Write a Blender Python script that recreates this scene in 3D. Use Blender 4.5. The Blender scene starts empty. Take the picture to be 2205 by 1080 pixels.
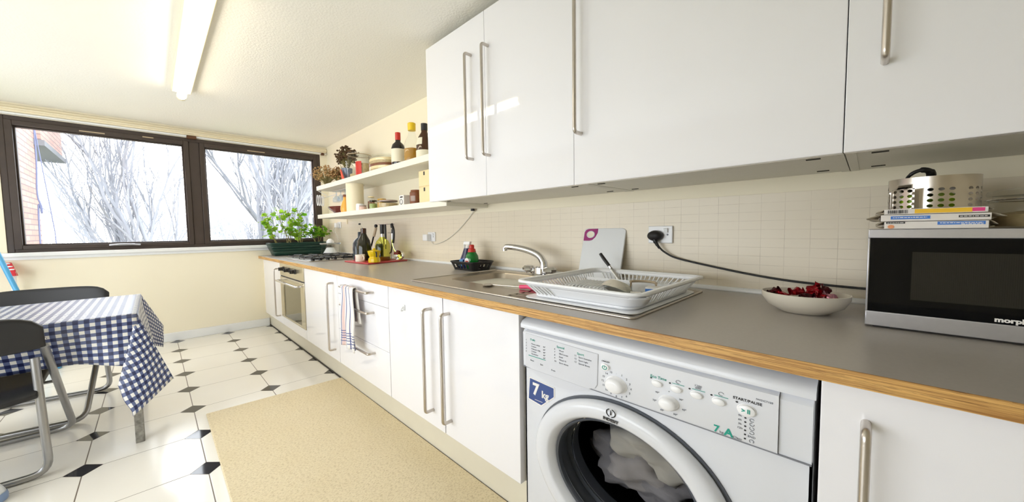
import bpy, bmesh, math, random
from mathutils import Vector, Matrix, Euler
PI = math.pi
sc = bpy.context.scene
C = sc.collection

# ---------------------------------------------------------------- camera
cam_d = bpy.data.cameras.new('camera'); cam = bpy.data.objects.new('camera', cam_d); C.objects.link(cam)
yaw, pitch, roll, fpx = .78435, -.0576, -.01375, 771.4
fw = Vector((-math.sin(yaw)*math.cos(pitch), math.cos(yaw)*math.cos(pitch), math.sin(pitch)))
rt = Vector((math.cos(yaw), math.sin(yaw), 0)); up = rt.cross(fw)
rr = rt*math.cos(roll)+up*math.sin(roll); uu = -rt*math.sin(roll)+up*math.cos(roll)
M = Matrix((rr, uu, -fw)).transposed().to_4x4(); M.translation = Vector((3.948, -1.295, .8505))
cam.matrix_world = M
cam_d.sensor_width = 36; cam_d.sensor_fit = 'HORIZONTAL'; cam_d.lens = fpx/2205*36; cam_d.clip_start = .02; cam_d.clip_end = 200
sc.camera = cam

# ---------------------------------------------------------------- sky, exposure
SKY = 3.2; TUBE = 6
w = bpy.data.worlds.new('overcast_sky'); sc.world = w; w.use_nodes = True
bg = w.node_tree.nodes['Background']; bg.inputs['Color'].default_value = (.90, .95, 1, 1); bg.inputs['Strength'].default_value = SKY
vs = sc.view_settings; vs.view_transform = 'Standard'; vs.look = 'None'; vs.gamma = 1; vs.use_curve_mapping = False; vs.exposure = 1.04
pl = bpy.data.lights.new('window_portal', 'AREA'); pl.shape = 'RECTANGLE'; pl.size = 1.95; pl.size_y = .95
try: pl.cycles.is_portal = True
except Exception: pass
po = bpy.data.objects.new('window_portal', pl); C.objects.link(po); po.location = (-.3, -1.01, 1.2); po.rotation_euler = (0, -PI/2, 0)
pl2 = pl.copy(); pl2.size = 2.8; pl2.size_y = 1.1; po2 = bpy.data.objects.new('window_portal', pl2); C.objects.link(po2); po2.location = (2.1, -2.95, .82); po2.rotation_euler = (PI/2, 0, 0)  # second portal serves the added window out of view

# ---------------------------------------------------------------- materials
def lin(c):
    return tuple((x/12.92 if x <= .04045 else ((x+.055)/1.055)**2.4) for x in c)
def hexc(r, g, b): return lin((r/255, g/255, b/255))+(1,)
MATS = {}
class NT:
    def __init__(s, name):
        s.m = bpy.data.materials.new(name); s.m.use_nodes = True; s.t = s.m.node_tree
        s.b = s.t.nodes['Principled BSDF']; MATS[name] = s.m
    def n(s, typ, **kw):
        x = s.t.nodes.new(typ)
        for k, v in kw.items(): setattr(x, k, v)
        return x
    def l(s, a, b): s.t.links.new(a, b)
    def math(s, op, a, b=None):
        x = s.n('ShaderNodeMath', operation=op)
        for i, v in enumerate((a, b)):
            if v is None: continue
            if isinstance(v, (int, float)): x.inputs[i].default_value = v
            else: s.l(v, x.inputs[i])
        return x.outputs[0]
    def mix(s, f, a, b):
        x = s.n('ShaderNodeMix', data_type='RGBA')
        for i, v in ((0, f), (6, a), (7, b)):
            if isinstance(v, (int, float, tuple)): x.inputs[i].default_value = v
            else: s.l(v, x.inputs[i])
        return x.outputs[2]
    def coord(s, kind='Object', scale=None):
        tc = s.n('ShaderNodeTexCoord'); o = tc.outputs[kind]
        if scale:
            mp = s.n('ShaderNodeMapping'); mp.inputs['Scale'].default_value = scale; s.l(o, mp.inputs[0]); o = mp.outputs[0]
        return o
    def noise(s, scale, vec=None, detail=3, rough=.5):
        x = s.n('ShaderNodeTexNoise'); x.inputs['Scale'].default_value = scale; x.inputs['Detail'].default_value = detail; x.inputs['Roughness'].default_value = rough
        s.l(vec if vec else s.coord(), x.inputs['Vector']); return x.outputs['Fac']
    def bump(s, h, strength=.2, dist=.002):
        x = s.n('ShaderNodeBump'); x.inputs['Strength'].default_value = strength; x.inputs['Distance'].default_value = dist
        s.l(h, x.inputs['Height']); s.l(x.outputs[0], s.b.inputs['Normal'])
def pm(name, col, rough=.5, metal=0, var=.04, vs_=30, bump=0, bs=200, trans=0, ior=1.5, spec=.5, emis=None, es=0, coat=0, sss=0):
    s = NT(name); b = s.b; c = hexc(*col)
    b.inputs['Roughness'].default_value = rough; b.inputs['Metallic'].default_value = metal
    b.inputs['Specular IOR Level'].default_value = spec; b.inputs['IOR'].default_value = ior
    b.inputs['Transmission Weight'].default_value = trans; b.inputs['Coat Weight'].default_value = coat
    if var:
        f = s.noise(vs_)
        c2 = tuple(min(1, x*(1-var*2)) for x in c[:3])+(1,)
        s.l(s.mix(f, c2, c), b.inputs['Base Color'])
    else: b.inputs['Base Color'].default_value = c
    if bump: s.bump(s.noise(bs), bump)
    if emis: b.inputs['Emission Color'].default_value = hexc(*emis); b.inputs['Emission Strength'].default_value = es
    return s.m
M_ = MATS
pm('wall_paint', (253, 244, 220), .7, var=.02, vs_=2, bump=.05, bs=60)
pm('ceiling_paint', (255, 252, 242), .8, var=.02, vs_=2, bump=.85, bs=110)
pm('trim_cream', (250, 238, 208), .5, var=.02); pm('trim_white', (247, 248, 248), .35, var=.02)
pm('gloss_white', (247, 246, 250), .045, var=.006, vs_=3, coat=.3)
pm('carcass_white', (236, 233, 222), .5, var=.02); pm('plinth_cream', (232, 226, 208), .4, var=.05, vs_=8)
pm('shelf_white', (245, 242, 228), .4, var=.02)
pm('appliance_white', (228, 230, 236), .22, var=.01); pm('appliance_grey', (218, 220, 227), .35, var=.01); pm('knob_white', (248, 248, 250), .2, var=0)
pm('chrome', (225, 225, 228), .07, 1, var=0); pm('brushed_steel', (205, 198, 190), .28, 1, var=.05, vs_=60)
pm('sink_steel', (176, 166, 152), .3, 1, var=.08, vs_=20); pm('silver_paint', (205, 205, 212), .3, .7, var=.05, vs_=90)
pm('tube_steel', (176, 176, 176), .35, .9, var=.1, vs_=20); pm('worn_metal', (190, 186, 176), .55, .2, var=.45, vs_=70)
pm('black_plastic', (30, 29, 30), .4, var=.1); pm('black_gloss', (6, 7, 10), .06, var=0, spec=.22); pm('dark_window', (44, 45, 42), .2, var=0)
pm('cast_iron', (32, 33, 36), .45, var=.1); pm('rubber_grey', (92, 96, 104), .35, var=.05)
pm('window_brown', (74, 62, 56), .4, var=.12, vs_=14); pm('bracket_brown', (110, 70, 40), .5, var=.2)
pm('oven_steel', (215, 206, 180), .25, .85, var=.03); pm('oven_glass', (120, 112, 84), .05, .55, var=0)
pm('ink_black', (35, 35, 40), .5, var=0); pm('ink_grey', (130, 132, 140), .5, var=0); pm('ink_green', (30, 160, 140), .5, var=0)
pm('blue_sticker', (52, 78, 142), .35, var=.02); pm('paper_white', (246, 243, 238), .6, var=.02)
pm('card_raw', (190, 178, 155), .8, var=.06); pm('card_white', (240, 234, 228), .55, var=.03); pm('label_blue', (70, 130, 215), .5, var=0)
pm('label_yellow', (250, 200, 50), .5, var=0); pm('label_pink', (235, 70, 140), .5, var=0); pm('label_orange', (240, 160, 110), .5, var=0)
pm('socket_white', (240, 240, 240), .3, var=0); pm('cable_white', (225, 222, 210), .4, var=0)
pm('planter_green', (24, 62, 52), .35, var=.05); pm('soil', (70, 52, 40), .9, var=.3, vs_=60, bump=.6, bs=90)
pm('stem', (150, 140, 90), .6)
pm('clear_plastic', (235, 240, 245), .08, trans=.95, var=0, ior=1.25)
pm('bottle_dark', (48, 46, 28), .06, var=0, trans=.35); pm('bottle_slate', (58, 70, 82), .12, var=0, trans=.3); pm('bottle_black', (28, 24, 28), .08, var=0)
pm('bottle_brown', (82, 48, 28), .08, var=0, trans=.35); pm('red_cap', (205, 50, 40), .35, var=0); pm('yellow_cap', (245, 205, 30), .35, var=0)
pm('label_cream', (244, 238, 215), .6, var=.03); pm('amber', (215, 160, 60), .2, var=.1, trans=.3)
pm('soap_green', (20, 130, 50), .15, var=0, trans=.2); pm('soap_blue', (38, 60, 150), .15, var=0, trans=.2); pm('soap_navy', (30, 28, 70), .3, var=0)
pm('label_lightblue', (110, 165, 220), .4, var=0)
pm('yellow_enamel', (235, 200, 20), .25, var=.03); pm('mug_cream', (248, 238, 222), .25, var=0); pm('mug_red', (220, 70, 45), .4, var=0)
pm('board_red', (200, 70, 72), .4, var=.06); pm('board_white', (232, 234, 235), .4, var=.02, vs_=8); pm('magenta', (160, 50, 120), .35, var=0)
pm('rack_white', (252, 253, 255), .25, var=0); pm('pink_plastic', (255, 90, 135), .3, var=0)
pm('wood_pale', (250, 228, 178), .5, var=.06, vs_=20); pm('wood_handle', (200, 180, 150), .5, var=.1)
pm('bowl_brown', (125, 55, 45), .15, var=.1); pm('orange_juice', (250, 185, 80), .3, var=.02); pm('brown_food', (140, 80, 45), .5, var=.2, vs_=90)
pm('jar_food', (225, 200, 150), .6, var=.3, vs_=60); pm('spice_yellow', (232, 180, 60), .5, var=.25, vs_=60); pm('spice_green', (178, 198, 120), .5, var=.2)
pm('pinkish', (240, 205, 190), .5, var=.05); pm('lid_mauve', (170, 150, 140), .4, var=.05)
pm('dried_tan', (222, 180, 125), .8, var=.25, vs_=80); pm('dried_brown', (165, 115, 65), .8, var=.4, vs_=80); pm('dried_dark', (120, 90, 60), .8, var=.4, vs_=80); pm('dried_pale', (235, 225, 215), .8, var=.1)
pm('vase_slate', (125, 138, 160), .3, var=.05); pm('ribbon_red', (240, 90, 60), .5, var=0)
pm('ceramic_bowl', (226, 218, 202), .22, var=.01); pm('foil_red', (190, 20, 40), .22, .75, var=.35, vs_=60, bump=.5, bs=120); pm('foil_dark', (95, 20, 30), .25, .7, var=.5, vs_=60, bump=.5, bs=120)
pm('foil_pink', (215, 150, 165), .22, .8, var=.3, vs_=90, bump=.6, bs=150)
pm('lime_green', (170, 215, 30), .4, var=.1); pm('laundry', (150, 145, 144), .9, var=.12, vs_=12, bump=.3, bs=200); pm('laundry_dark', (110, 106, 104), .9, var=.1); pm('laundry_light', (166, 162, 154), .9, var=.1, vs_=10)
pm('drum_dark', (42, 42, 46), .35, .4, var=.1); pm('mop_blue', (90, 175, 225), .3, var=.03); pm('mop_red', (215, 40, 50), .4, var=0)
pm('bag_white', (238, 242, 246), .4, var=.02); pm('bag_blue', (140, 165, 205), .4, var=.02)
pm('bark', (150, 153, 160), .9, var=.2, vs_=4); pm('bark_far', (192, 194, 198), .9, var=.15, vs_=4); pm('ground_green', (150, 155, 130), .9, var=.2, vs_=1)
pm('pipe_grey', (86, 92, 120), .5); pm('concrete', (110, 112, 116), .8); pm('shadow_gap', (60, 56, 48), .8)
pm('lamp_body', (250, 240, 205), .4, var=0)
pm('tube_glow', (255, 250, 238), .4, var=0, emis=(255, 246, 226), es=TUBE)

# thin glass: mostly clear with a fresnel reflection
def thin_glass(name, tint=(1, 1, 1, 1), rough=0.0, gl=1.0):
    s = NT(name); out = [n for n in s.t.nodes if n.type == 'OUTPUT_MATERIAL'][0]
    tr = s.n('ShaderNodeBsdfTransparent'); tr.inputs[0].default_value = tint
    g = s.n('ShaderNodeBsdfGlossy'); g.inputs['Roughness'].default_value = rough
    fr = s.n('ShaderNodeFresnel'); fr.inputs[0].default_value = 1.45; ge = s.n('ShaderNodeNewGeometry')
    f = s.math('MULTIPLY', s.math('MULTIPLY', fr.outputs[0], gl), s.math('SUBTRACT', 1, ge.outputs['Backfacing']))
    mx = s.n('ShaderNodeMixShader'); s.l(f, mx.inputs[0]); s.l(tr.outputs[0], mx.inputs[1]); s.l(g.outputs[0], mx.inputs[2]); s.l(mx.outputs[0], out.inputs[0])
def leaf(name, col):
    s = NT(name); out = [n for n in s.t.nodes if n.type == 'OUTPUT_MATERIAL'][0]; f = s.noise(14); c = s.mix(f, hexc(*[int(k*.72) for k in col]), hexc(*col)); s.l(c, s.b.inputs['Base Color']); s.b.inputs['Roughness'].default_value = .5
    t = s.n('ShaderNodeBsdfTranslucent'); s.l(c, t.inputs[0]); mx = s.n('ShaderNodeMixShader'); mx.inputs[0].default_value = .55; s.l(s.b.outputs[0], mx.inputs[1]); s.l(t.outputs[0], mx.inputs[2]); s.l(mx.outputs[0], out.inputs[0])
leaf('leaf_green', (178, 226, 70)); leaf('leaf_deep', (128, 196, 50))
thin_glass('pane_glass', gl=.6); thin_glass('jar_glass', (.965, .975, .97, 1), .02, 1.0); thin_glass('door_glass', (.86, .87, .9, 1), .02, .45)
thin_glass('glass_blue', (.8, .87, .95, 1), .02, 1.5); thin_glass('oil_glass', (.86, .86, .35, 1), .02, 1.2)

def grid_lines(s, axis_a, pa, oa, axis_b, pb, ob, w):
    """mask that is 1 on the lines of a grid; object coordinates"""
    sep = s.n('ShaderNodeSeparateXYZ'); s.l(s.coord(), sep.inputs[0]); r = []
    for ax, p, o in ((axis_a, pa, oa), (axis_b, pb, ob)):
        v = s.math('SUBTRACT', sep.outputs[ax], o); v = s.math('DIVIDE', v, p); v = s.math('FRACT', s.math('ADD', v, 1000.5))
        v = s.math('MULTIPLY', s.math('ABSOLUTE', s.math('SUBTRACT', v, .5)), p); r.append(v)
    return r
def mk_tiles():
    s = NT('wall_tiles'); a, b = grid_lines(s, 'X', .0576, 3.371, 'Z', .0267, .949, 0)
    n1 = s.noise(7, detail=4, rough=.7); n2 = s.noise(3.3)
    la = s.math('LESS_THAN', a, .00055); lb = s.math('LESS_THAN', b, .0005)
    m = s.math('MAXIMUM', la, lb)
    wr = s.n('ShaderNodeMapRange'); s.l(n1, wr.inputs[0]); wr.inputs[1].default_value = .38; wr.inputs[2].default_value = .68; wr.inputs[3].default_value = .03; wr.inputs[4].default_value = .8
    f = s.math('MULTIPLY', m, wr.outputs[0])
    base = s.mix(n2, hexc(238, 227, 205), hexc(232, 220, 198))
    s.l(s.mix(f, base, hexc(176, 160, 135)), s.b.inputs['Base Color']); s.b.inputs['Roughness'].default_value = .35
    da = s.math('MINIMUM', s.math('MINIMUM', a, b), .0015); s.bump(da, .2, .35)
mk_tiles()
def mk_floor():
    s = NT('floor_tiles'); a, b = grid_lines(s, 'X', .315, .057, 'Y', .32, -1.195, 0)
    d = s.math('ADD', a, b); dia = s.math('LESS_THAN', d, .0475); edge = s.math('LESS_THAN', d, .050)
    g = s.math('MAXIMUM', s.math('LESS_THAN', a, .0013), s.math('LESS_THAN', b, .0017)); g = s.math('MAXIMUM', g, edge)
    n = s.noise(3); tile = s.mix(n, hexc(240, 234, 222), hexc(248, 245, 238))
    c = s.mix(g, tile, hexc(120, 108, 96)); c = s.mix(dia, c, hexc(50, 50, 54)); s.l(c, s.b.inputs['Base Color'])
    r = s.math('ADD', s.math('MULTIPLY', s.math('SUBTRACT', g, s.math('MULTIPLY', dia, 1.25)), .4), .16); s.l(s.math('MAXIMUM', r, .05), s.b.inputs['Roughness'])
    s.bump(s.math('MAXIMUM', s.math('MINIMUM', s.math('MINIMUM', a, b), .003), s.math('MULTIPLY', edge, .003)), .3, .3)
mk_floor()
def mk_ply():
    s = NT('plywood_edge'); v = s.coord('Object', (1, 1, 1))
    mp = s.n('ShaderNodeMapping'); mp.inputs['Scale'].default_value = (6, 6, 420); s.l(v, mp.inputs[0]); n = s.noise(1, mp.outputs[0], 4, .6)
    mp2 = s.n('ShaderNodeMapping'); mp2.inputs['Scale'].default_value = (25, 25, 900); s.l(v, mp2.inputs[0]); n2 = s.noise(1, mp2.outputs[0], 3, .6)
    cr = s.n('ShaderNodeValToRGB'); s.l(n, cr.inputs[0]); e = cr.color_ramp.elements
    e[0].position = .32; e[0].color = hexc(150, 98, 42); e[1].position = .6; e[1].color = hexc(222, 176, 104)
    s.l(s.mix(s.math('MULTIPLY', s.math('LESS_THAN', n2, .4), .55), cr.outputs[0], hexc(110, 66, 30)), s.b.inputs['Base Color']); s.b.inputs['Roughness'].default_value = .45
mk_ply()
def mk_laminate():
    s = NT('laminate_grey'); n = s.noise(5); n2 = s.noise(160)
    c = s.mix(n, hexc(184, 177, 171), hexc(193, 186, 179)); s.l(s.mix(s.math('MULTIPLY', n2, .2), c, hexc(110, 106, 104)), s.b.inputs['Base Color']); s.b.inputs['Roughness'].default_value = .3
mk_laminate()
def mk_rug():
    s = NT('rug_beige'); v = s.coord('Object', (1, .55, 1)); n = s.noise(210, v, 3, .7); n2 = s.noise(6)
    cr = s.n('ShaderNodeValToRGB'); s.l(n, cr.inputs[0]); e = cr.color_ramp.elements; e[0].position = .3; e[0].color = hexc(200, 182, 146); e[1].position = .52; e[1].color = hexc(236, 222, 190)
    s.l(s.mix(s.math('MULTIPLY', n2, .35), cr.outputs[0], hexc(214, 192, 146)), s.b.inputs['Base Color']); s.b.inputs['Roughness'].default_value = .95; s.bump(n, .5, .003)
mk_rug()
def mk_gingham():
    s = NT('gingham_cloth'); uv = s.coord('UV'); sep = s.n('ShaderNodeSeparateXYZ'); s.l(uv, sep.inputs[0])
    f = [s.math('LESS_THAN', s.math('FRACT', s.math('ADD', s.math('DIVIDE', sep.outputs[k], .0275), 100)), .5) for k in (0, 1)]
    su = s.math('ADD', f[0], f[1]); one = s.math('GREATER_THAN', su, .5); two = s.math('GREATER_THAN', su, 1.5)
    c = s.mix(one, hexc(238, 236, 230), hexc(90, 102, 142)); c = s.mix(two, c, hexc(16, 28, 78)); s.l(c, s.b.inputs['Base Color'])
    s.b.inputs['Roughness'].default_value = .38; s.b.inputs['Specular IOR Level'].default_value = .7; s.b.inputs['Coat Weight'].default_value = .25; s.b.inputs['Coat Roughness'].default_value = .3
mk_gingham()
def mk_towel():
    s = NT('tea_towel_cloth'); uv = s.coord('UV'); sep = s.n('ShaderNodeSeparateXYZ'); s.l(uv, sep.inputs[0]); u, v = sep.outputs[0], sep.outputs[1]
    def band(x, c, h): return s.math('LESS_THAN', s.math('ABSOLUTE', s.math('SUBTRACT', x, c)), h)
    m = None
    for x, c, h in ((u, .28, .016), (u, .42, .012), (u, .50, .02), (u, .62, .010), (u, .80, .016), (u, .12, .012), (v, .17, .006), (v, .13, .006), (v, .21, .006), (v, .25, .006), (v, .08, .006)):
        b_ = band(x, c, h); m = b_ if m is None else s.math('MAXIMUM', m, b_)
    pk = s.math('MAXIMUM', band(u, .70, .05), band(u, .18, .035))
    c = s.mix(pk, hexc(244, 240, 236), hexc(232, 204, 198)); s.l(s.mix(m, c, hexc(84, 94, 150)), s.b.inputs['Base Color']); s.b.inputs['Roughness'].default_value = .9
mk_towel()
def mk_brick():
    s = NT('brick_wall'); br = s.n('ShaderNodeTexBrick'); sep = s.n('ShaderNodeSeparateXYZ'); s.l(s.coord(), sep.inputs[0])
    cb = s.n('ShaderNodeCombineXYZ'); s.l(s.math('ADD', sep.outputs[0], sep.outputs[1]), cb.inputs[0]); s.l(sep.outputs[2], cb.inputs[1]); s.l(cb.outputs[0], br.inputs[0])
    br.inputs['Color1'].default_value = hexc(160, 124, 114); br.inputs['Color2'].default_value = hexc(172, 140, 128); br.inputs['Mortar'].default_value = hexc(118, 104, 104)
    br.inputs['Scale'].default_value = 1; br.inputs['Brick Width'].default_value = .45; br.inputs['Row Height'].default_value = .11; br.inputs['Mortar Size'].default_value = .012
    s.l(br.outputs[0], s.b.inputs['Base Color']); s.b.inputs['Roughness'].default_value = .9
mk_brick()
def mk_mesh_window():
    s = NT('microwave_screen'); sep = s.n('ShaderNodeSeparateXYZ'); s.l(s.coord(), sep.inputs[0])
    f = s.math('LESS_THAN', s.math('FRACT', s.math('MULTIPLY', sep.outputs[0], 420)), .5)
    s.l(s.mix(f, hexc(16, 17, 16), hexc(27, 27, 25)), s.b.inputs['Base Color']); s.b.inputs['Roughness'].default_value = .12
mk_mesh_window()

# ---------------------------------------------------------------- mesh helpers
class MB:
    def __init__(s): s.v = []; s.f = []; s.mi = []; s.uv = {}; s.cur = 0
    def add(s, vs, fs):
        o = len(s.v); s.v += [tuple(x) for x in vs]
        for f in fs: s.f.append(tuple(o+i for i in f)); s.mi.append(s.cur)
        return o
    def box(s, x0, x1, y0, y1, z0, z1):
        s.add([(x0, y0, z0), (x1, y0, z0), (x1, y1, z0), (x0, y1, z0), (x0, y0, z1), (x1, y0, z1), (x1, y1, z1), (x0, y1, z1)],
              [(0, 3, 2, 1), (4, 5, 6, 7), (0, 1, 5, 4), (1, 2, 6, 5), (2, 3, 7, 6), (3, 0, 4, 7)]); return s
    def rbox(s, c, sz, rot=(0, 0, 0)):
        R = Euler(rot).to_matrix(); c = Vector(c); h = [k/2 for k in sz]
        P = [c+R@Vector((i*h[0], j*h[1], k*h[2])) for k in (-1, 1) for (i, j) in ((-1, -1), (1, -1), (1, 1), (-1, 1))]
        s.add(P, [(0, 3, 2, 1), (4, 5, 6, 7), (0, 1, 5, 4), (1, 2, 6, 5), (2, 3, 7, 6), (3, 0, 4, 7)]); return s
    def tube(s, path, r, n=10, cap=True, closed=False, flat=1.0):
        P = [Vector(p) for p in path]; m = len(P); rs = r if isinstance(r, (list, tuple)) else [r]*m
        ref = None; rings = []
        for i, p in enumerate(P):
            a = P[(i-1) % m] if (i > 0 or closed) else P[i]; b = P[(i+1) % m] if (i < m-1 or closed) else P[i]
            t = (b-a).normalized() if (b-a).length > 1e-9 else Vector((0, 0, 1))
            if ref is None: ref = t.orthogonal().normalized()
            ref = (ref-t*ref.dot(t)); ref = ref.normalized() if ref.length > 1e-6 else t.orthogonal().normalized()
            bi = t.cross(ref)
            rings.append([p+(ref*math.cos(2*PI*k/n)+bi*math.sin(2*PI*k/n)*flat)*rs[i] for k in range(n)])
        vs = [q for ring in rings for q in ring]; fs = []
        for i in range(m if closed else m-1):
            j = (i+1) % m
            for k in range(n): fs.append((i*n+k, i*n+(k+1) % n, j*n+(k+1) % n, j*n+k))
        if cap and not closed: fs.append(tuple(range(n-1, -1, -1))); fs.append(tuple((m-1)*n+k for k in range(n)))
        s.add(vs, fs); return s
    def lathe(s, c, prof, n=24, sx=1, sy=1, axis='z', cap=True, a0=0, a1=2*PI):
        """prof: (r, h) pairs; axis z up, or -y (h towards the viewer)"""
        c = Vector(c); vs = []; fs = []; full = abs(a1-a0-2*PI) < 1e-6; nn = n if full else n+1
        for r, h in prof:
            for k in range(nn):
                a = a0+(a1-a0)*k/n
                if axis == 'z': q = Vector((r*math.cos(a)*sx, r*math.sin(a)*sy, h))
                else: q = Vector((r*math.cos(a)*sx, -h, r*math.sin(a)*sy))
                vs.append(c+q)
        for i in range(len(prof)-1):
            for k in range(n):
                k2 = (k+1) % nn; q = (i*nn+k, i*nn+k2, (i+1)*nn+k2, (i+1)*nn+k); fs.append(q)
        if cap and full:
            if prof[0][0] > 1e-6: fs.append(tuple(range(nn-1, -1, -1)))
            if prof[-1][0] > 1e-6: fs.append(tuple((len(prof)-1)*nn+k for k in range(nn)))
        s.add(vs, fs); return s
    def prism(s, poly, y0, y1, axis='y'):
        n = len(poly)
        f = {'y': lambda p, d: (p[0], d, p[1]), 'x': lambda p, d: (d, p[0], p[1]), 'z': lambda p, d: (p[0], p[1], d)}[axis]
        vs = [f(p, y0) for p in poly]+[f(p, y1) for p in poly]
        s.add(vs, [tuple(range(n)), tuple(range(2*n-1, n-1, -1))]+[(i, i+n, (i+1) % n+n, (i+1) % n) for i in range(n)]); return s
    def grid(s, P, uv=None, thick=0):
        """P[i][j] points"""
        m = len(P); n = len(P[0]); vs = [q for row in P for q in row]
        fs = [(i*n+j, i*n+j+1, (i+1)*n+j+1, (i+1)*n+j) for i in range(m-1) for j in range(n-1)]
        o = s.add(vs, fs)
        if uv:
            for i in range(m):
                for j in range(n): s.uv[o+i*n+j] = uv[i][j]
        return s
    def build(s, name, mats, parent=None, smooth=35, bevel=0, solid=0, subd=0, seg=2, kind=None, weld=False):
        me = bpy.data.meshes.new(name); me.from_pydata(s.v, [], s.f)
        if isinstance(mats, str): mats = [mats]
        for m in mats: me.materials.append(M_[m])
        if any(s.mi): me.polygons.foreach_set('material_index', s.mi)
        if s.uv:
            ul = me.uv_layers.new(name='UVMap')
            for lp in me.loops: ul.data[lp.index].uv = s.uv.get(lp.vertex_index, (0, 0))
        me.update()
        bm = bmesh.new(); bm.from_mesh(me)
        if weld: bmesh.ops.remove_doubles(bm, verts=bm.verts, dist=1e-5)
        if not s.uv: bmesh.ops.recalc_face_normals(bm, faces=bm.faces)
        bm.to_mesh(me); bm.free()
        if smooth:
            me.shade_smooth()
            me.set_sharp_from_angle(angle=math.radians(smooth))
        o = bpy.data.objects.new(name, me); C.objects.link(o)
        if parent: o.parent = parent; o.matrix_parent_inverse = parent.matrix_basis.inverted()
        if solid: md = o.modifiers.new('thickness', 'SOLIDIFY'); md.thickness = solid; md.offset = 0
        if bevel: md = o.modifiers.new('bevel', 'BEVEL'); md.width = bevel; md.segments = seg; md.limit_method = 'ANGLE'; md.angle_limit = math.radians(40)
        if subd: md = o.modifiers.new('subd', 'SUBSURF'); md.levels = subd; md.render_levels = subd
        if kind: o['kind'] = kind
        return o
def E_(name, label, cat, loc, group=None):
    o = bpy.data.objects.new(name, None); C.objects.link(o); o.location = loc; o.empty_display_size = .05
    o['label'] = label; o['category'] = cat
    if group: o['group'] = group
    return o
def tag(o, label, cat, group=None):
    o['label'] = label; o['category'] = cat
    if group: o['group'] = group
    return o
def struct(o): o['kind'] = 'structure'; return o
def B(*a): return MB().box(*a)
def arc(c, r, a0, a1, n, plane='xz', rz=None):
    out = []
    for i in range(n+1):
        a = a0+(a1-a0)*i/n; u = r*math.cos(a); v = (rz if rz else r)*math.sin(a)
        out.append((c[0]+u, c[1], c[2]+v) if plane == 'xz' else (c[0]+u, c[1]+v, c[2]) if plane == 'xy' else (c[0], c[1]+u, c[2]+v))
    return out
def roundpath(P, r, n=5):
    """polyline with rounded corners"""
    P = [Vector(p) for p in P]; out = [P[0]]
    for i in range(1, len(P)-1):
        a = (P[i-1]-P[i]); b = (P[i+1]-P[i]); d = min(r, a.length*.49, b.length*.49); p0 = P[i]+a.normalized()*d; p1 = P[i]+b.normalized()*d
        for k in range(n+1):
            t = k/n; out.append(p0*(1-t)**2+P[i]*2*t*(1-t)+p1*t*t)
    out.append(P[-1]); return out
def spline(P, n=8):
    P = [Vector(p) for p in P]; Q = [P[0]*2-P[1]]+P+[P[-1]*2-P[-2]]; out = []
    for i in range(1, len(Q)-2):
        for k in range(n):
            t = k/n; a, b, c, d = Q[i-1:i+3]
            out.append(.5*((2*b)+(c-a)*t+(2*a-5*b+4*c-d)*t*t+(3*b-a-3*c+d)*t**3))
    out.append(P[-1]); return out
def text(body, name, mat, parent, loc, size, sx=1, rot=(PI/2, 0, 0), ext=.0003, align='CENTER', bold=0, shear=0, flip=False):
    cu = bpy.data.curves.new(name, 'FONT'); cu.body = body; cu.size = size; cu.extrude = ext; cu.align_x = align; cu.align_y = 'CENTER'; cu.offset = bold; cu.shear = shear; cu.resolution_u = 3
    t = bpy.data.objects.new('tmp', cu); C.objects.link(t)
    dg = bpy.context.evaluated_depsgraph_get(); dg.update(); me = bpy.data.meshes.new_from_object(t.evaluated_get(dg)); bpy.data.objects.remove(t)
    R = Euler(rot).to_matrix().to_4x4(); T = Matrix.Translation(Vector(loc))@R@Matrix.Diagonal((sx, 1, 1, 1)); me.transform(T)
    me.materials.clear(); me.materials.append(M_[mat]); me.name = name
    o = bpy.data.objects.new(name, me); C.objects.link(o)
    if parent: o.parent = parent; o.matrix_parent_inverse = parent.matrix_basis.inverted()
    return o
K = .735
#==SECTION:ROOM
H = .649; WY = -.62
# ---------------------------------------------------------------- the room
XR, YL = 5.6, -2.75; ZC = 1.718
struct(B(-.02, XR, YL, 0.02, -.1, 0).build('floor', 'floor_tiles', smooth=0))
struct(B(-.02, XR, YL, 0.02, ZC, ZC+.1).build('ceiling', 'ceiling_paint', smooth=0))
struct(B(-.3, XR, 0, .12, -.1, ZC+.1).build('wall_right', 'wall_paint', smooth=0))
bx0_, bx1_, bz0_, bz1_ = .7, 3.5, .30, 1.33   # unseen window opening added beside and behind the camera for more daylight
m = MB(); m.box(-.3, bx0_, YL-.1, YL, -.1, ZC+.1); m.box(bx1_, XR+.1, YL-.1, YL, -.1, ZC+.1); m.box(bx0_, bx1_, YL-.1, YL, -.1, bz0_); m.box(bx0_, bx1_, YL-.1, YL, bz1_, ZC+.1)
struct(m.build('wall_left', 'wall_paint', smooth=0))
w2 = bpy.data.objects.new('added_fill_window', None); C.objects.link(w2); w2.location = (2.15, YL-.05, bz0_); w2['kind'] = 'structure'
m = MB(); m.box(bx0_, bx1_, YL-.08, YL-.03, bz0_, bz0_+.04); m.box(bx0_, bx1_, YL-.08, YL-.03, bz1_-.04, bz1_)
for xx in (bx0_, 2.13, bx1_-.04): m.box(xx, xx+.04, YL-.08, YL-.03, bz0_+.04, bz1_-.04)
m.build('window_frame', 'trim_white', w2, smooth=0)
for a, b in ((bx0_+.04, 2.13), (2.17, bx1_-.04)): B(a, b, YL-.06, YL-.055, bz0_+.04, bz1_-.04).build('pane', 'pane_glass', w2, smooth=0)
struct(B(XR, XR+.1, YL, .12, -.1, ZC+.1).build('wall_near', 'wall_paint', smooth=0))
wy0, wy1, wz0, wz1 = -1.962, -.062, .748, 1.637
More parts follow.
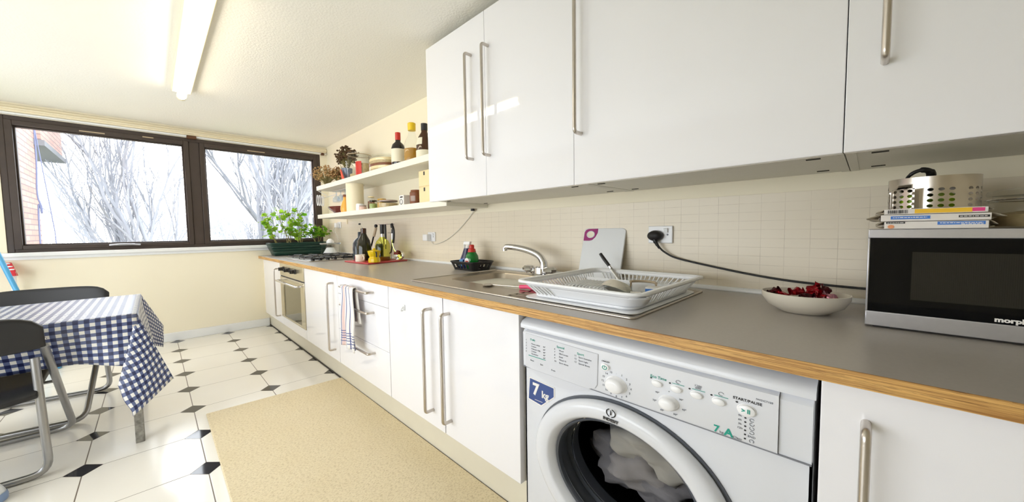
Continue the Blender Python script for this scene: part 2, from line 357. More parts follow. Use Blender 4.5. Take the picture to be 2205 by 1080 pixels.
m = MB(); m.box(-.14, 0, YL, 0, -.1, wz0); m.box(-.14, 0, YL, 0, wz1, ZC+.1); m.box(-.14, 0, YL, wy0, wz0, wz1); m.box(-.14, 0, wy1, 0, wz0, wz1)
struct(m.build('wall_far', 'wall_paint', smooth=0))
struct(B(3.0e-4, 4.9, -.004, 0, .640, .949).build('trim_4', 'wall_tiles', smooth=0))
struct(B(0, .018, YL, -.56, 0, .068).build('baseboard_far', 'trim_white', bevel=.004))
struct(B(0, XR, YL, YL+.018, 0, .068).build('baseboard_left', 'trim_white', bevel=.004))
m = MB(); m.box(0, .018, YL, -.004, 1.655, 1.70); m.box(0, .035, YL, -.004, 1.67, 1.68)
struct(m.build('trim_1', 'trim_cream', bevel=.003))
struct(B(0, .022, YL, -.004, 1.640, 1.653).build('trim_2', 'trim_white', bevel=.003))
struct(B(-.13, .045, YL+.0, -.001, .722, .748).build('trim_3', 'trim_white', bevel=.004))
struct(B(0, .02, YL, -.001, .700, .722).build('trim_5', 'trim_white', bevel=.003))
# window: frame, two sashes, panes, latch, trickle vents
win = bpy.data.objects.new('window_1', None); C.objects.link(win); win.location = (-.03, -1.01, wz0); win['kind'] = 'structure'
def ring(m, x0, x1, ya, yb, za, zb, t, tb=None):
    tb = tb or t
    m.box(x0, x1, ya, ya+t, za, zb); m.box(x0, x1, yb-t, yb, za, zb); m.box(x0, x1, ya+t, yb-t, za, za+tb); m.box(x0, x1, ya+t, yb-t, zb-t, zb)
m = MB(); ring(m, -.07, -.005, wy0, wy1, wz0, wz1, .03, .022); m.box(-.07, -.005, -1.05, -.985, wz0+.022, wz1-.03)
m.build('window_frame', 'window_brown', win, bevel=.003)
def sash(ya, yb, za, zb):
    m = MB(); ring(m, -.06, .004, ya, yb, za, zb, .032, .026); ring(m, -.055, -.02, ya+.032, yb-.032, za+.026, zb-.032, .009)
    s = m.build('sash', 'window_brown', win, bevel=.003)
    B(-.042, -.038, ya+.034, yb-.034, za+.028, zb-.034).build('pane', 'pane_glass', s, smooth=0); return s
s1 = sash(-1.932, -1.05, .768, 1.608); s2 = sash(-.985, -.092, .768, 1.608)
m = MB(); m.rbox((.012, -1.44, .785), (.014, .10, .012)); m.tube(spline([(.016, -1.52, .783), (.024, -1.45, .788), (.022, -1.36, .781)], 5), .006, 8)
m.build('latch', 'silver_paint', win, bevel=.002)
for (a, b, z) in ((-1.62, -1.50, 1.588), (-1.31, -1.25, 1.600), (-.66, -.53, 1.590)):
    B(.004, .008, a, b, z-.004, z+.004).build('vent', 'wood_handle', win, bevel=.001)
br = B(.0, .03, -1.06, -1.00, 1.628, 1.652).build('blind_bracket', 'bracket_brown', bevel=.003); tag(br, 'small brown bracket above the middle mullion of the window', 'bracket', 'brackets over the window')
m = MB().lathe((.03, -.045, 1.640), [(.0, -.012), (.013, -.012), (.016, 0), (.013, .010), (.007, .012), (.0, .012)], 16); m.box(0, .03, -.055, -.035, 1.632, 1.648)
tag(m.build('blind_bracket', ['bracket_brown'], smooth=40), 'small round brown bracket in the corner above the window by the shelves', 'bracket', 'brackets over the window')

# ---------------------------------------------------------------- outdoors
tag(B(-60, -.6, -40, 40, -5.2, -5).build('lawn', 'ground_green', smooth=0, kind='structure'), 'pale green ground far below the window', 'ground')
m = MB(); m.box(-8.9, -.9, -3.6, -3, -5, 6); bld = E_('brick_building', 'pale brick building wing seen at the left edge of the window', 'building', (-5, -3.3, -5))
m.build('wall', 'brick_wall', bld, smooth=0)
m = MB(); m.box(-11.6, -8.9, -3.6, -2.9, 2.95, 6); m.build('overhang', 'brick_wall', bld, smooth=0)
m = MB(); m.box(-11.65, -8.85, -3.65, -2.85, 2.83, 2.95); m.build('soffit', 'concrete', bld, smooth=0)
for nm, pts, r in (('drainpipe', [(-3.6, -2.93, 6), (-3.6, -2.93, -5)], .045), ):
    tag(MB().tube(pts, r, 8).build(nm, 'pipe_grey'), 'thick blue-grey drainpipe running down the brick building outside', 'drainpipe')
tag(MB().tube(spline([(-2, -2.10, 3.5), (-2, -2.075, 1.88), (-2, -2.09, 1.3), (-2, -2.07, 1.1), (-2, -2.10, .6), (-2, -2.1, -4.99)], 8), .0065, 6).build('outdoor_cable', 'pipe_grey'), 'bulging cable hanging close beside the brick wall outside the window', 'cable', 'cables outside the window')
tag(MB().tube([(-2, -2.10, 3.5), (-2, -2.07, 1.9), (-2, -2.0, .9), (-2, -1.9, -4.99)], .004, 6).build('outdoor_cable', 'pipe_grey'), 'thin straight cable hanging further from the brick wall outside the window', 'cable', 'cables outside the window')
def tree(loc, h, r, lean, seed, depth=5, spread=.5, mat='bark', first=.28, label='', dens=3):
    rnd = random.Random(seed); m = MB(); cnt = [0]
    def br_(p, d, L, rad, lev):
        n = 4 if lev < 3 else 3; pts = [p]; q = p; dd = d.copy()
        for i in range(n):
            dd = (dd+Vector((rnd.uniform(-1, 1), rnd.uniform(-1, 1), rnd.uniform(-.3, .7)))*.16).normalized(); q = q+dd*(L/n); pts.append(q)
        m.tube(pts, [rad*(1-.45*i/n) for i in range(n+1)], 6 if lev < 2 else 4 if lev < 4 else 3, cap=False)
        cnt[0] += 1
        if lev >= depth: return
        k = dens+(1 if rnd.random() < .5 else 0)
        for j in range(k):
            t = first+(1-first)*(j+rnd.random())/k if lev == 0 else .25+.75*(j+rnd.random())/k
            a = pts[min(n, max(1, int(round(t*n))))]; ang = rnd.uniform(0, 2*PI); sp = spread*rnd.uniform(.6, 1.3)
            side = Vector((math.cos(ang), math.sin(ang), 0)); nd = (dd*(1)+side*sp+Vector((0, 0, .25))).normalized()
            br_(a, nd, L*rnd.uniform(.55, .8), rad*rnd.uniform(.42, .6), lev+1)
        br_(q, dd, L*.6, rad*.5, lev+1)
    br_(Vector(loc), Vector(lean).normalized(), h*.45, r, 0)
    o = m.build('bare_tree', mat, smooth=80); tag(o, label, 'tree', 'bare winter trees outside'); return o
tspec = [((-11, .9, -5), 10.5, .17, (0, -.05, 1), 5, 'thick-limbed bare tree showing through the left part of the right window pane'),
         ((-13, 2.6, -5), 11, .17, (0, .03, 1), 8, 'bare tree with upright limbs in the middle of the right window pane'),
         ((-10, -.2, -5), 9.5, .12, (0, -.28, 1), 11, 'bare tree leaning left behind the mullion of the window'),
         ((-14, 4.4, -5), 11, .16, (0, .05, 1), 14, 'bare tree at the right edge of the right window pane'),
         ((-15, -1.1, -5), 9.5, .13, (0, -.25, 1), 21, 'slanting thin bare tree across the right half of the left pane'),
         ((-20, -3.6, -5), 9.0, .13, (0, -.1, 1), 25, 'small distant bare tree in the middle of the left pane'),
         ((-22, .3, -5), 11, .15, (0, .0, 1), 33, 'distant bare tree behind the others between the two panes'),
         ((-24, 4.0, -5), 11, .15, (0, .0, 1), 37, 'distant bare tree behind the others in the right pane')]
for (loc, h, r, ln, sd, lab) in tspec:
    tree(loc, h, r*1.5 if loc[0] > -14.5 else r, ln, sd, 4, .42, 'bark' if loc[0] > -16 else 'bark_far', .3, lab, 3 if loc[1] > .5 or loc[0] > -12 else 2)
def thicket(y0, y1, x, n, seed, zt, label):
    rnd = random.Random(seed); m = MB()
    for i in range(n):
        p = Vector((x+rnd.uniform(-1.5, 1.5), rnd.uniform(y0, y1), -5)); t = Vector((p.x+rnd.uniform(-.6, .6), p.y+rnd.uniform(-1.6, 1.6), zt*rnd.uniform(.55, 1.2)))
        mid = (p+t)/2+Vector((0, rnd.uniform(-.5, .5), 0)); pts = spline([p, mid, t], 4); m.tube(pts, [.03*(1-.8*k/(len(pts)-1)) for k in range(len(pts))], 3, cap=False)
        for k in range(7):
            a = pts[rnd.randint(4, len(pts)-1)]; b = a+Vector((rnd.uniform(-.5, .5), rnd.uniform(-1.1, 1.1), rnd.uniform(.2, 1.1))); m.tube([a, (a+b)/2+Vector((0, rnd.uniform(-.1, .1), .05)), b], [.011, .008, .004], 3, cap=False)
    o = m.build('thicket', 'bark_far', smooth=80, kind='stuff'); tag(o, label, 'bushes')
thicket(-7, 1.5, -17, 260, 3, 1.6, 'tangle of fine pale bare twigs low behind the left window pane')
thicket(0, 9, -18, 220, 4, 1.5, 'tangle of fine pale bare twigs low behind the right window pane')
#==SECTION:CABINETS
# ---------------------------------------------------------------- base units
DY = -.605   # face of the doors
def bar_handle_v(x, z0, z1, y, parent, r=.0058, off=.034, name='handle'):
    return MB().tube(roundpath([(x, y, z0), (x, y-off, z0), (x, y-off, z1), (x, y, z1)], .012), r, 12).build(name, 'brushed_steel', parent, smooth=60)
def bar_handle_h(x0, x1, z, y, parent, r=.0055, off=.034, name='handle'):
    return MB().tube(roundpath([(x0, y, z), (x0, y-off, z), (x1, y-off, z), (x1, y, z)], .012), r, 12).build(name, 'brushed_steel', parent, smooth=60)
def carcass(x0, x1, y0, y1, z0, z1, parent, mat='carcass_white', name='carcass'):
    return B(x0, x1, y0, y1, z0, z1).build(name, mat, parent, smooth=0)
TOP = .6275; KZ = .144
def base_unit(x0, x1, hx, label):
    c = E_('base_cabinet', label, 'cabinet', ((x0+x1)/2, -.3, KZ), 'base cabinets under the worktop')
    carcass(x0+.001, x1-.001, DY+.02, -.02, KZ, TOP, c)
    d = B(x0+.0015, x1-.0015, DY, DY+.0195, KZ, .6225).build('door', 'gloss_white', c, bevel=.0012)
    if hx: bar_handle_v(hx, .205, .575, DY, d)
    return c
struct(B(0, .116, -.585, -.56, KZ, TOP).build('trim_6', 'trim_cream', smooth=0))
base_unit(.118, .713, .665, 'glossy white base cabinet left of the oven, nearest the window wall')
base_unit(1.331, 1.925, 1.866, 'glossy white base cabinet between the oven and the drawer unit, handle on its right')
c5 = base_unit(2.517, 2.919, 2.846, 'narrow glossy white base cabinet right of the drawers with a small white hook')
base_unit(2.921, 3.283, 2.957, 'narrow glossy white base cabinet next to the washing machine, handle on its left')
base_unit(3.903, 4.52, 3.953, 'matt white base cabinet right of the washing machine, under the microwave')
# hook on the door
m = MB(); m.rbox((2.653, DY-.002, .552), (.016, .004, .022)); m.tube(spline([(2.653, DY-.004, .556), (2.653, DY-.012, .548), (2.653, DY-.014, .541), (2.653, DY-.006, .540)], 5), .0025, 8)
tag(m.build('adhesive_hook', 'trim_white', bevel=.001), 'small white adhesive hook stuck high on a glossy cabinet door', 'hook')
# drawers
c = E_('drawer_unit', 'glossy white unit of three drawers with a tea towel on the top handle', 'drawers', (2.22, -.3, KZ), None)
carcass(1.928, 2.514, DY+.02, -.02, KZ, TOP, c)
for z0, z1, hz in ((.528, .6225, .580), (.3355, .5265, .488), (KZ, .334, .303)):
    d = B(1.9275, 2.5145, DY, DY+.0195, z0, z1).build('drawer_front', 'gloss_white', c, bevel=.0012); bar_handle_h(2.045, 2.372, hz, DY, d)
# oven in its housing
c = E_('built_in_oven', 'stainless built-in oven with three black knobs and a glass door', 'oven', (1.02, -.3, KZ), None)
carcass(.716, 1.328, DY+.02, -.02, .209, TOP, c)
op = B(.716, 1.328, DY-.004, DY+.02, .531, TOP-.003).build('control_panel', 'oven_steel', c, bevel=.001)
for x in (.83, .985, 1.14):
    k = MB().lathe((x, DY-.004, .585), [(.024, 0), (.024, .006), (.019, .009), (.017, .028), (.0, .030)], 20, 1, K, axis='y'); k.box(x-.003, x+.003, DY-.038, DY-.03, .585-.012, .585+.012)
    k.build('knob', 'black_plastic', c)
B(.716, 1.328, DY+.0, DY+.02, .5215, .531).build('vent_gap', 'ink_black', c, smooth=0)
d = MB(); d.box(.716, .80, DY-.004, DY+.02, .209, .5215); d.box(1.245, 1.328, DY-.004, DY+.02, .209, .5215); d.box(.80, 1.245, DY-.004, DY+.02, .209, .222); d.box(.80, 1.245, DY-.004, DY+.02, .485, .5215)
d = d.build('oven_door', 'oven_steel', c, bevel=.001)
B(.80, 1.245, DY-.001, DY+.02, .222, .485).build('oven_window', 'oven_glass', d, smooth=0)
MB().tube(roundpath([(.76, DY, .497), (.76, DY-.045, .497), (1.29, DY-.045, .497), (1.29, DY, .497)], .03), .007, 12).build('handle', 'chrome', d, smooth=60)
fp = tag(B(.716, 1.328, DY, DY+.02, KZ, .207).build('filler_panel', 'gloss_white', bevel=.0012), 'low glossy white panel under the oven', 'panel')
# plinth
tag(B(0, 3.283, -.553, -.538, 0, KZ-.001).build('plinth', 'plinth_cream', smooth=0), 'long cream kickboard along the foot of the base cabinets', 'plinth')
tag(B(3.905, 4.52, -.553, -.538, 0, KZ-.001).build('plinth', 'plinth_cream', smooth=0), 'short kickboard under the cabinet right of the washing machine', 'plinth')
tag(MB().tube([(0, -.5545, .003)]+[(.2*i, -.5555-.002*random.Random(i).random(), .0035) for i in range(1, 16)]+[(3.283, -.5545, .003)], .0042, 6).build('shadow_gap_line', 'shadow_gap'), 'thin dark line painted for the shadow gap where kickboard meets floor', 'dark strip')  # dark strip stands in for the shade in the gap under the kickboard
# ---------------------------------------------------------------- worktops
def worktop(x0, x1, label, hole=None):
    t = E_('worktop', label, 'worktop', ((x0+x1)/2, -.3, TOP), 'grey laminate worktops')
    m = MB()
    if hole:
        a, b, cc, dd = hole
        m.box(x0, a, WY+.003, -.005, TOP, H); m.box(b, x1, WY+.003, -.005, TOP, H); m.box(a, b, WY+.003, cc, TOP, H); m.box(a, b, dd, -.005, TOP, H)
    else: m.box(x0, x1, WY+.003, -.005, TOP, H)
    m.build('top_surface', 'laminate_grey', t, smooth=0)
    B(x0, x1, WY, WY+.003, TOP-.0005, H+.0002).build('front_edge', 'plywood_edge', t, smooth=0)
worktop(.001, 2.016, 'grey worktop with plywood front edge, the piece by the window carrying the hob')
worktop(2.0172, 4.62, 'grey worktop with plywood front edge, the piece carrying sink and microwave', (2.70, 3.13, -.44, -.13))
struct(MB().tube([(.001, -.010, H+.004), (4.62, -.010, H+.004)], .0095, 10).build('trim_7', 'trim_white'))
# ---------------------------------------------------------------- wall cabinets
UY = -.366; UB = .988; UT = 1.683
def wall_unit(x0, x1, doors, label):
    c = E_('wall_cabinet', label, 'cabinet', ((x0+x1)/2, -.18, UB), 'white wall cabinets')
    m = MB(); z0 = UB+.004
    m.box(x0+.001, x0+.017, UY+.02, -.001, z0, UT); m.box(x1-.017, x1-.001, UY+.02, -.001, z0, UT); m.box(x0+.017, x1-.017, UY+.02, -.001, z0+.0015, z0+.014); m.box(x0+.017, x1-.017, UY+.02, -.001, UT-.014, UT); m.box(x0+.017, x1-.017, -.012, -.001, z0+.014, UT-.014)
    m.build('carcass', 'carcass_white', c, smooth=0)
    for cx in (x0+.05, x1-.05):
        for cy in (-.29, -.06): B(cx-.012, cx+.012, cy-.003, cy+.003, z0-.0005, z0+.002).build('fixing_slot', 'shadow_gap', c, smooth=0)
    for a, b, hx in doors:
        d = B(a+.0007, b-.0007, UY, UY+.0195, UB, UT).build('door', 'gloss_white', c, bevel=.0012)
        if hx: bar_handle_v(hx, 1.138, 1.545, UY, d)
    return c
wall_unit(2.477, 3.296, [(2.477, 2.886, 2.806), (2.886, 3.296, 2.908)], 'glossy white two-door wall cabinet beside the open shelves')
wall_unit(3.296, 3.908, [(3.296, 3.908, 3.322)], 'single wide glossy white wall cabinet above the draining rack, handle on its left')
wall_unit(3.908, 4.52, [(3.908, 4.52, 3.958)], 'glossy white wall cabinet above the microwave')
# ---------------------------------------------------------------- shelves
SY = -.27
sh = tag(B(.54, 2.476, SY, -.001, 1.215, 1.251).build('floating_shelf', 'shelf_white', bevel=.002), 'upper white floating shelf carrying bottles, jars and dried flowers', 'shelf')
sh = tag(B(.54, 2.476, SY, -.001, .974, 1.007).build('floating_shelf', 'shelf_white', bevel=.002), 'lower white floating shelf carrying bowl, small jars and wooden drawers', 'shelf')
tag(MB().lathe((1.19, -.20, 1.0075), [(0, 0), (.062, 0), (.062, .207), (0, .207)], 28).build('shelf_support', 'trim_cream'), 'cream rounded post standing between the two shelves', 'post')
# ---------------------------------------------------------------- ceiling tube lamps
def tube_lamp(x0, x1, y, label):
    t = E_('tube_lamp', label, 'lamp', ((x0+x1)/2, y, ZC), 'ceiling tube lamps')
    B(x0+.01, x1-.01, y-.044, y+.044, ZC-.028, ZC).build('housing', 'lamp_body', t, bevel=.004)
    MB().tube([(x0, y, ZC-.045), (x1, y, ZC-.045)], .021, 16).build('tube', 'tube_glow', t, smooth=60)
    for xx, s_ in ((x0, -1), (x1, 1)): MB().tube([(xx-.014, y, ZC-.045), (xx+.014, y, ZC-.045)], .0225, 16).build('end_cap', 'lamp_body', t, smooth=60)
tube_lamp(1.02, 2.36, -1.13, 'glowing tube lamp on the ceiling towards the window')
# ---------------------------------------------------------------- rug
m = MB(); m.prism([(1.76, -1.158), (1.79, -.556), (3.9, -.556), (3.9, -1.165)], .0005, .009, 'z')
tag(m.build('rug', 'rug_beige', bevel=.003), 'large beige speckled rug lying along the base cabinets', 'rug')
#==SECTION:WASHER
# ---------------------------------------------------------------- washing machine
wm = E_('washing_machine', 'white front-loading washing machine with grey laundry behind its round door', 'washing machine', (3.59, -.3, 0))
X0, X1 = 3.290, 3.897; FY = -.59
cx, cz, KD = 3.572, .290, .77     # door centre, radius in x; heights are K times
m = MB()
# front sheet with a round hole
def sheet_hole(m, x0, x1, z0, z1, cx, cz, rx, rz, y, n=64):
    a = [2*PI*k/n for k in range(n)]; ring = [(cx+rx*math.cos(t), y, cz+rz*math.sin(t)) for t in a]; outer = []
    for t in a:
        c_, s_ = math.cos(t), math.sin(t); k = min((x1-cx)/c_ if c_ > 1e-9 else (x0-cx)/c_ if c_ < -1e-9 else 1e9, (z1-cz)/s_ if s_ > 1e-9 else (z0-cz)/s_ if s_ < -1e-9 else 1e9)
        outer.append((cx+k*c_, y, cz+k*s_))
    for q in ((x0, y, z0), (x1, y, z0), (x0, y, z1), (x1, y, z1)):
        i = min(range(n), key=lambda i: (outer[i][0]-q[0])**2+(outer[i][2]-q[2])**2); outer[i] = q
    m.add(ring+outer, [(i, (i+1) % n, n+(i+1) % n, n+i) for i in range(n)])
sheet_hole(m, X0, X1, .012, .484, cx, cz, .185, .185*KD, FY)
m.box(X0, X0+.004, FY, -.03, .012, .600); m.box(X1-.004, X1, FY, -.03, .012, .600); m.box(X0, X1, -.034, -.03, .012, .6)
m.build('cabinet_body', 'appliance_white', wm, smooth=30)
# top with rolled front edge
prof = [(-.03, .604), (-.03, .622), (-.40, .622), (-.53, .6205), (-.57, .616), (-.596, .606), (-.602, .598), (-.602, .588), (-.59, .586)]
MB().prism(prof, X0-.004, X1+.002, 'x').build('top_panel', 'appliance_white', wm, smooth=50)
# control panel
prof = [(-.59, .484), (-.599, .484), (-.602, .490), (-.602, .580), (-.59, .586)]
MB().prism(prof, X0+.012, 3.8538, 'x').build('control_panel', 'appliance_white', wm, smooth=30)
MB().prism([(-.59, .484), (-.597, .484), (-.598, .575), (-.59, .5858)], 3.8545, X1-.001, 'x').build('corner_panel', 'appliance_white', wm, smooth=30)
MB().prism([(-.59, .484), (-.597, .484), (-.598, .575), (-.59, .5858)], X0+.0005, X0+.0112, 'x').build('corner_panel', 'appliance_white', wm, smooth=30)
PY = -.602
B(X0+.001, X1-.001, -.5998, -.5895, .4822, .4842).build('panel_seam', 'ink_grey', wm, smooth=0)
# detergent drawer
dr = MB(); dr.prism([(3.304, .486), (3.330, .4835), (3.500, .4835), (3.518, .490), (3.524, .500), (3.526, .571), (3.304, .577)], PY-.0022, PY+.002, 'y')
dr = dr.build('detergent_drawer', 'appliance_grey', wm, bevel=.0012)
m = MB(); P = []
for i in range(13):
    t = i/12; P.append((3.306+.20*t, .4835-.026*math.sin(PI*min(1, t*1.0))**.8))
MB().prism([(3.306, .4835)]+P[1:-1]+[(3.506, .4835)], -.598, -.5905, 'y').build('drawer_grip', 'appliance_grey', wm, smooth=40)
ty = PY-.0025
def trow(x, z, body, size=.0042, mat='ink_grey', al='LEFT', nm='printed_text'): return text(body, nm, mat, wm, (x, ty, z), size, 1.15, align=al)
def rows(x, z, L, dz, size=.0045, mat='ink_grey'):
    for i, b in enumerate(L): trow(x, z-i*dz, b, size, mat)
rows(3.322, .563, ['Daily'], .01, .0075, 'ink_green'); rows(3.306, .5585, ['1', '2', '3', '4', '5'], .0076, .0055)
rows(3.326, .5520, ['Heavy soiled', 'Cotton', 'Delicate daily', 'Cotton', 'Synthetics'], .0066, .0050); rows(3.366, .5520, ['90°', '60°', '40°', '40°', '40°'], .0072, .005)
B(3.316, 3.374, ty-.0003, ty+.0005, .5185, .5200).build('green_stripe', 'ink_green', wm, smooth=0)
rows(3.410, .563, ['Special'], .01, .0075, 'ink_green'); rows(3.402, .5555, ['6', '7', '8', '9', '10'], .0076, .0055); rows(3.417, .5545, ['Wool', 'Silk/Curtain', 'Jeans', 'Mixed 15', 'Sport shoes'], .0076, .0050)
rows(3.470, .560, ['Sport'], .01, .0075, 'ink_green'); rows(3.462, .5535, ['11', '12', '13'], .0076, .0055); rows(3.474, .5520, ['Sport Intensive', 'Sport Light', 'Special Shoes'], .0076, .0050)
trow(3.322, .5075, 'Rinse', .005); trow(3.356, .5045, 'Spin', .005); trow(3.392, .4995, 'Drain', .005)
def button(x, z, rx, rz, nm='button', pr=.004):
    return MB().lathe((x, PY, z), [(rx*1.12, -.001), (rx*1.12, .0008), (rx, .001), (rx*.98, pr), (rx*.85, pr+.001), (0, pr+.0012)], 24, 1, rz/rx, axis='y').build(nm, 'knob_white', wm, smooth=50)
button(3.544, .5465, .0105, .0105*K, 'power_button')
text('ON/OFF', 'printed_text', 'ink_black', wm, (3.545, ty, .559), .0045, 1.2)
MB().tube(arc((3.544, PY-.0056, .5465), .0055, PI*.62, PI*2.38, 14, 'xz', .0055*K), .0008, 6).build('power_symbol', 'ink_green', wm); B(3.5435, 3.5445, PY-.0062, PY-.0052, .5465, .5515).build('power_symbol', 'ink_green', wm, smooth=0)
def dial(x, z, r, h):
    k = MB().lathe((x, PY, z), [(r*1.1, -.001), (r*1.1, .001), (r, .002), (r*.93, h*.7), (r*.8, h), (r*.4, h+.0015), (0, h+.002)], 36, 1, K, axis='y').build('dial', 'knob_white', wm, smooth=60)
dial(3.570, .514, .023, .016); dial(3.682, .512, .018, .015)
for i in range(16):
    a = PI/2-2*PI*i/16; b = ['.', '1', '2', '3', '4', '5', '6', '7', '8', '9', '10', '11', '12', '13', '14', '15'][i]
    text(b, 'dial_mark', 'ink_grey', wm, (3.570+.0335*math.cos(a), ty+.002, .514+.0335*K*1.05*math.sin(a)), .006, 1.1)
for i, b in enumerate(['*', '30°', '40°', '50°', '60°', '70°', '90°']):
    a = PI/2-2*PI*i/7; text(b, 'dial_mark', 'ink_grey', wm, (3.682+.029*math.cos(a), ty+.002, .512+.029*K*math.sin(a)), .005, 1.2)
for i, (x, b) in enumerate(((3.659, 'Eco Time'), (3.696, 'Extra Rinse'), (3.732, '1200\n600'), (3.769, 'Delay Timer'))):
    button(x, .5435, .0105, .0065); MB().lathe((x-.0125, PY, .5515), [(.002, -.001), (.002, .0006), (0, .0007)], 10, 1, K, axis='y').build('indicator', 'ink_black', wm)
    if i == 0: text(b, 'printed_text', 'ink_green', wm, (x+.002, ty+.002, .5555), .0080, 1.05)
    else:
        B(x-.008, x+.014, ty+.0015, ty+.003, .5528, .5535).build('green_line', 'ink_green', wm, smooth=0)
        if i == 2: text('1200', 'printed_text', 'ink_grey', wm, (x+.002, ty+.002, .5605), .0055, 1.2); text('600', 'printed_text', 'ink_grey', wm, (x+.002, ty+.002, .5565), .0055, 1.2)
        else: MB().tube(arc((x+.003, ty+.002, .558), .0042, .3, 5.2, 12, 'xz', .0042*K), .0005, 5).build('symbol', 'ink_grey', wm)
text('START/PAUSE', 'printed_text', 'ink_black', wm, (3.811, ty+.002, .5585), .0062, 1.12, bold=.0001)
text('IWDC7125', 'printed_text', 'ink_grey', wm, (3.835, ty+.002, .566), .0042, 1.2)
button(3.8105, .5425, .0130, .0130*K, 'start_button', .005)
text('> II', 'button_symbol', 'ink_green', wm, (3.8105, PY-.0065, .5425), .0095, 1.0, bold=.0003)
MB().lathe((3.796, PY, .5520), [(.002, -.001), (.002, .0006), (0, .0007)], 10, 1, K, axis='y').build('indicator', 'ink_black', wm)
for i in range(6):
    z = .5285-i*.0072; MB().lathe((3.809, PY, z), [(.0017, -.001), (.0017, .0006), (0, .0007)], 10, 1, K*1.1, axis='y').build('indicator', 'ink_black', wm)
    if i < 4: text(['9h', '6h', '3h', '12h'][i], 'printed_text', 'ink_grey', wm, (3.801, ty+.002, z+.0015), .0045, 1.2)
    if i == 4: text('END', 'printed_text', 'ink_grey', wm, (3.8185, ty+.002, z-.001), .0048, 1.2)
    else: MB().tube(arc((3.8185, ty+.002, z-.001), .0032, .4+i, 5.6+i, 10, 'xz', .0026), .0005, 5).build('symbol', 'ink_grey', wm)
text('7', 'printed_text', 'ink_green', wm, (3.7655, ty+.002, .4925), .017, 1.1, bold=.0004); text('kg', 'printed_text', 'ink_grey', wm, (3.7735, ty+.002, .4895), .006, 1.2)
text('A', 'printed_text', 'ink_green', wm, (3.7845, ty+.002, .4925), .018, 1.1, bold=.0006); text('Class', 'printed_text', 'ink_grey', wm, (3.7975, ty+.002, .4885), .006, 1.1)
# sticker
st = MB().prism([(3.305, .4535), (3.392, .4485), (3.392, .4225), (3.3475, .3845), (3.300, .391)], FY-.0012, FY+.0002, 'y').build('capacity_sticker', 'paper_white', wm, smooth=0)
MB().prism([(3.308, .4505), (3.389, .4460), (3.389, .4235), (3.3472, .3880), (3.303, .3935)], FY-.0016, FY-.001, 'y').build('sticker_face', 'blue_sticker', st, smooth=0)
text('7', 'printed_text', 'paper_white', st, (3.329, FY-.0019, .4240), .044, 1.0, bold=.0016); text('kg', 'printed_text', 'paper_white', st, (3.361, FY-.0019, .4180), .026, 1.0, bold=.0008)
B(3.325, 3.352, FY-.002, FY-.0015, .3965, .3975).build('sticker_line', 'paper_white', st, smooth=0)
# door: dark gap, ring, inner bevel, glass bowl, drum, laundry
def eprof(name, prof, mat, par, n=72, y=FY): return MB().lathe((cx, y, cz), prof, n, 1, KD, axis='y', cap=False).build(name, mat, par, smooth=40)
R1 = .2315
eprof('door_recess', [(R1+.006, .0005), (R1+.005, .0030), (R1-.006, .0030)], 'rubber_grey', wm)
dd = eprof('door', [(R1-.004, .001), (R1, .010), (R1-.003, .020), (R1-.010, .026), (.210, .029), (.190, .028), (.183, .024), (.174, .004), (.170, -.01)], 'appliance_white', wm)
eprof('inner_rim', [(.173, .006), (.170, .009), (.166, .006), (.164, -.004)], 'rubber_grey', dd)
eprof('glass_bowl', [(.164, .006), (.158, -.010), (.150, -.050), (.135, -.085), (.10, -.105), (.05, -.115), (.0001, -.117)], 'door_glass', dd)
eprof('door_seal', [(.184, .0), (.172, -.02), (.176, -.045), (.160, -.05), (.168, -.085), (.18, -.09)], 'rubber_grey', wm)
eprof('drum', [(.172, -.09), (.215, -.10), (.225, -.15), (.225, -.42), (.0001, -.44)], 'drum_dark', wm)
MB().tube([(cx+.163*math.cos(a*PI/20), FY+.048, cz+.163*KD*math.sin(a*PI/20)) for a in range(40)], .0016, 6, closed=True).build('seal_clamp', 'chrome', wm)
m = MB().rbox((3.748, FY-.024, .287), (.055, .02, .070)); m.build('door_handle', 'knob_white', dd, bevel=.006)
# logo on the ring
MB().tube(arc((3.5665, FY-.0296, .4560), .0105, PI*.62, PI*1.40, 12, 'xz', .0105*K*1.1), .0011, 6).build('logo', 'ink_black', dd)
MB().tube(arc((3.5665, FY-.0296, .4560), .0105, PI*1.55, PI*2.42, 12, 'xz', .0105*K*1.1), .0011, 6).build('logo', 'ink_black', dd)
text('i', 'logo', 'ink_black', dd, (3.5665, FY-.0300, .4565), .015, 1.2, bold=.0004)
text('INDESIT', 'printed_text', 'ink_black', dd, (3.5660, FY-.0300, .4400), .0088, 1.15, rot=(PI/2, 0, 0), bold=.0003)
# laundry inside: folded cloths pressed against the glass
def cloth_lump(c, sx, sy, sz, seed, mat, nm='laundry', label=None):
    rnd = random.Random(seed); ph = [rnd.uniform(0, 6) for _ in range(8)]; P = []; nu, nv = 40, 28
    for i in range(nv+1):
        th = PI*i/nv; row = []
        for j in range(nu):
            a = 2*PI*j/nu; d = 1+.10*math.sin(5*a+3*th+ph[0])+.07*math.sin(9*a-5*th+ph[1])+.05*math.sin(13*th+4*a+ph[2])+.035*math.sin(17*a+8*th+ph[3])
            row.append((c[0]+sx*d*math.sin(th)*math.cos(a), c[1]+sy*d*math.sin(th)*math.sin(a), c[2]+sz*d*math.cos(th)))
        row.append(row[0]); P.append(row)
    o = MB().grid(P).build(nm, mat, None, smooth=80); tag(o, label, 'laundry', 'laundry in the washing machine'); return o
cloth_lump((3.600, FY+.190, .325), .152, .110, .083, 1, 'laundry_light', 'laundry', 'pale grey crumpled sheet in the upper part of the washing machine drum')
cloth_lump((3.545, FY+.182, .240), .140, .090, .072, 2, 'laundry', 'laundry', 'mauve-grey crumpled cloth lower in the washing machine drum')

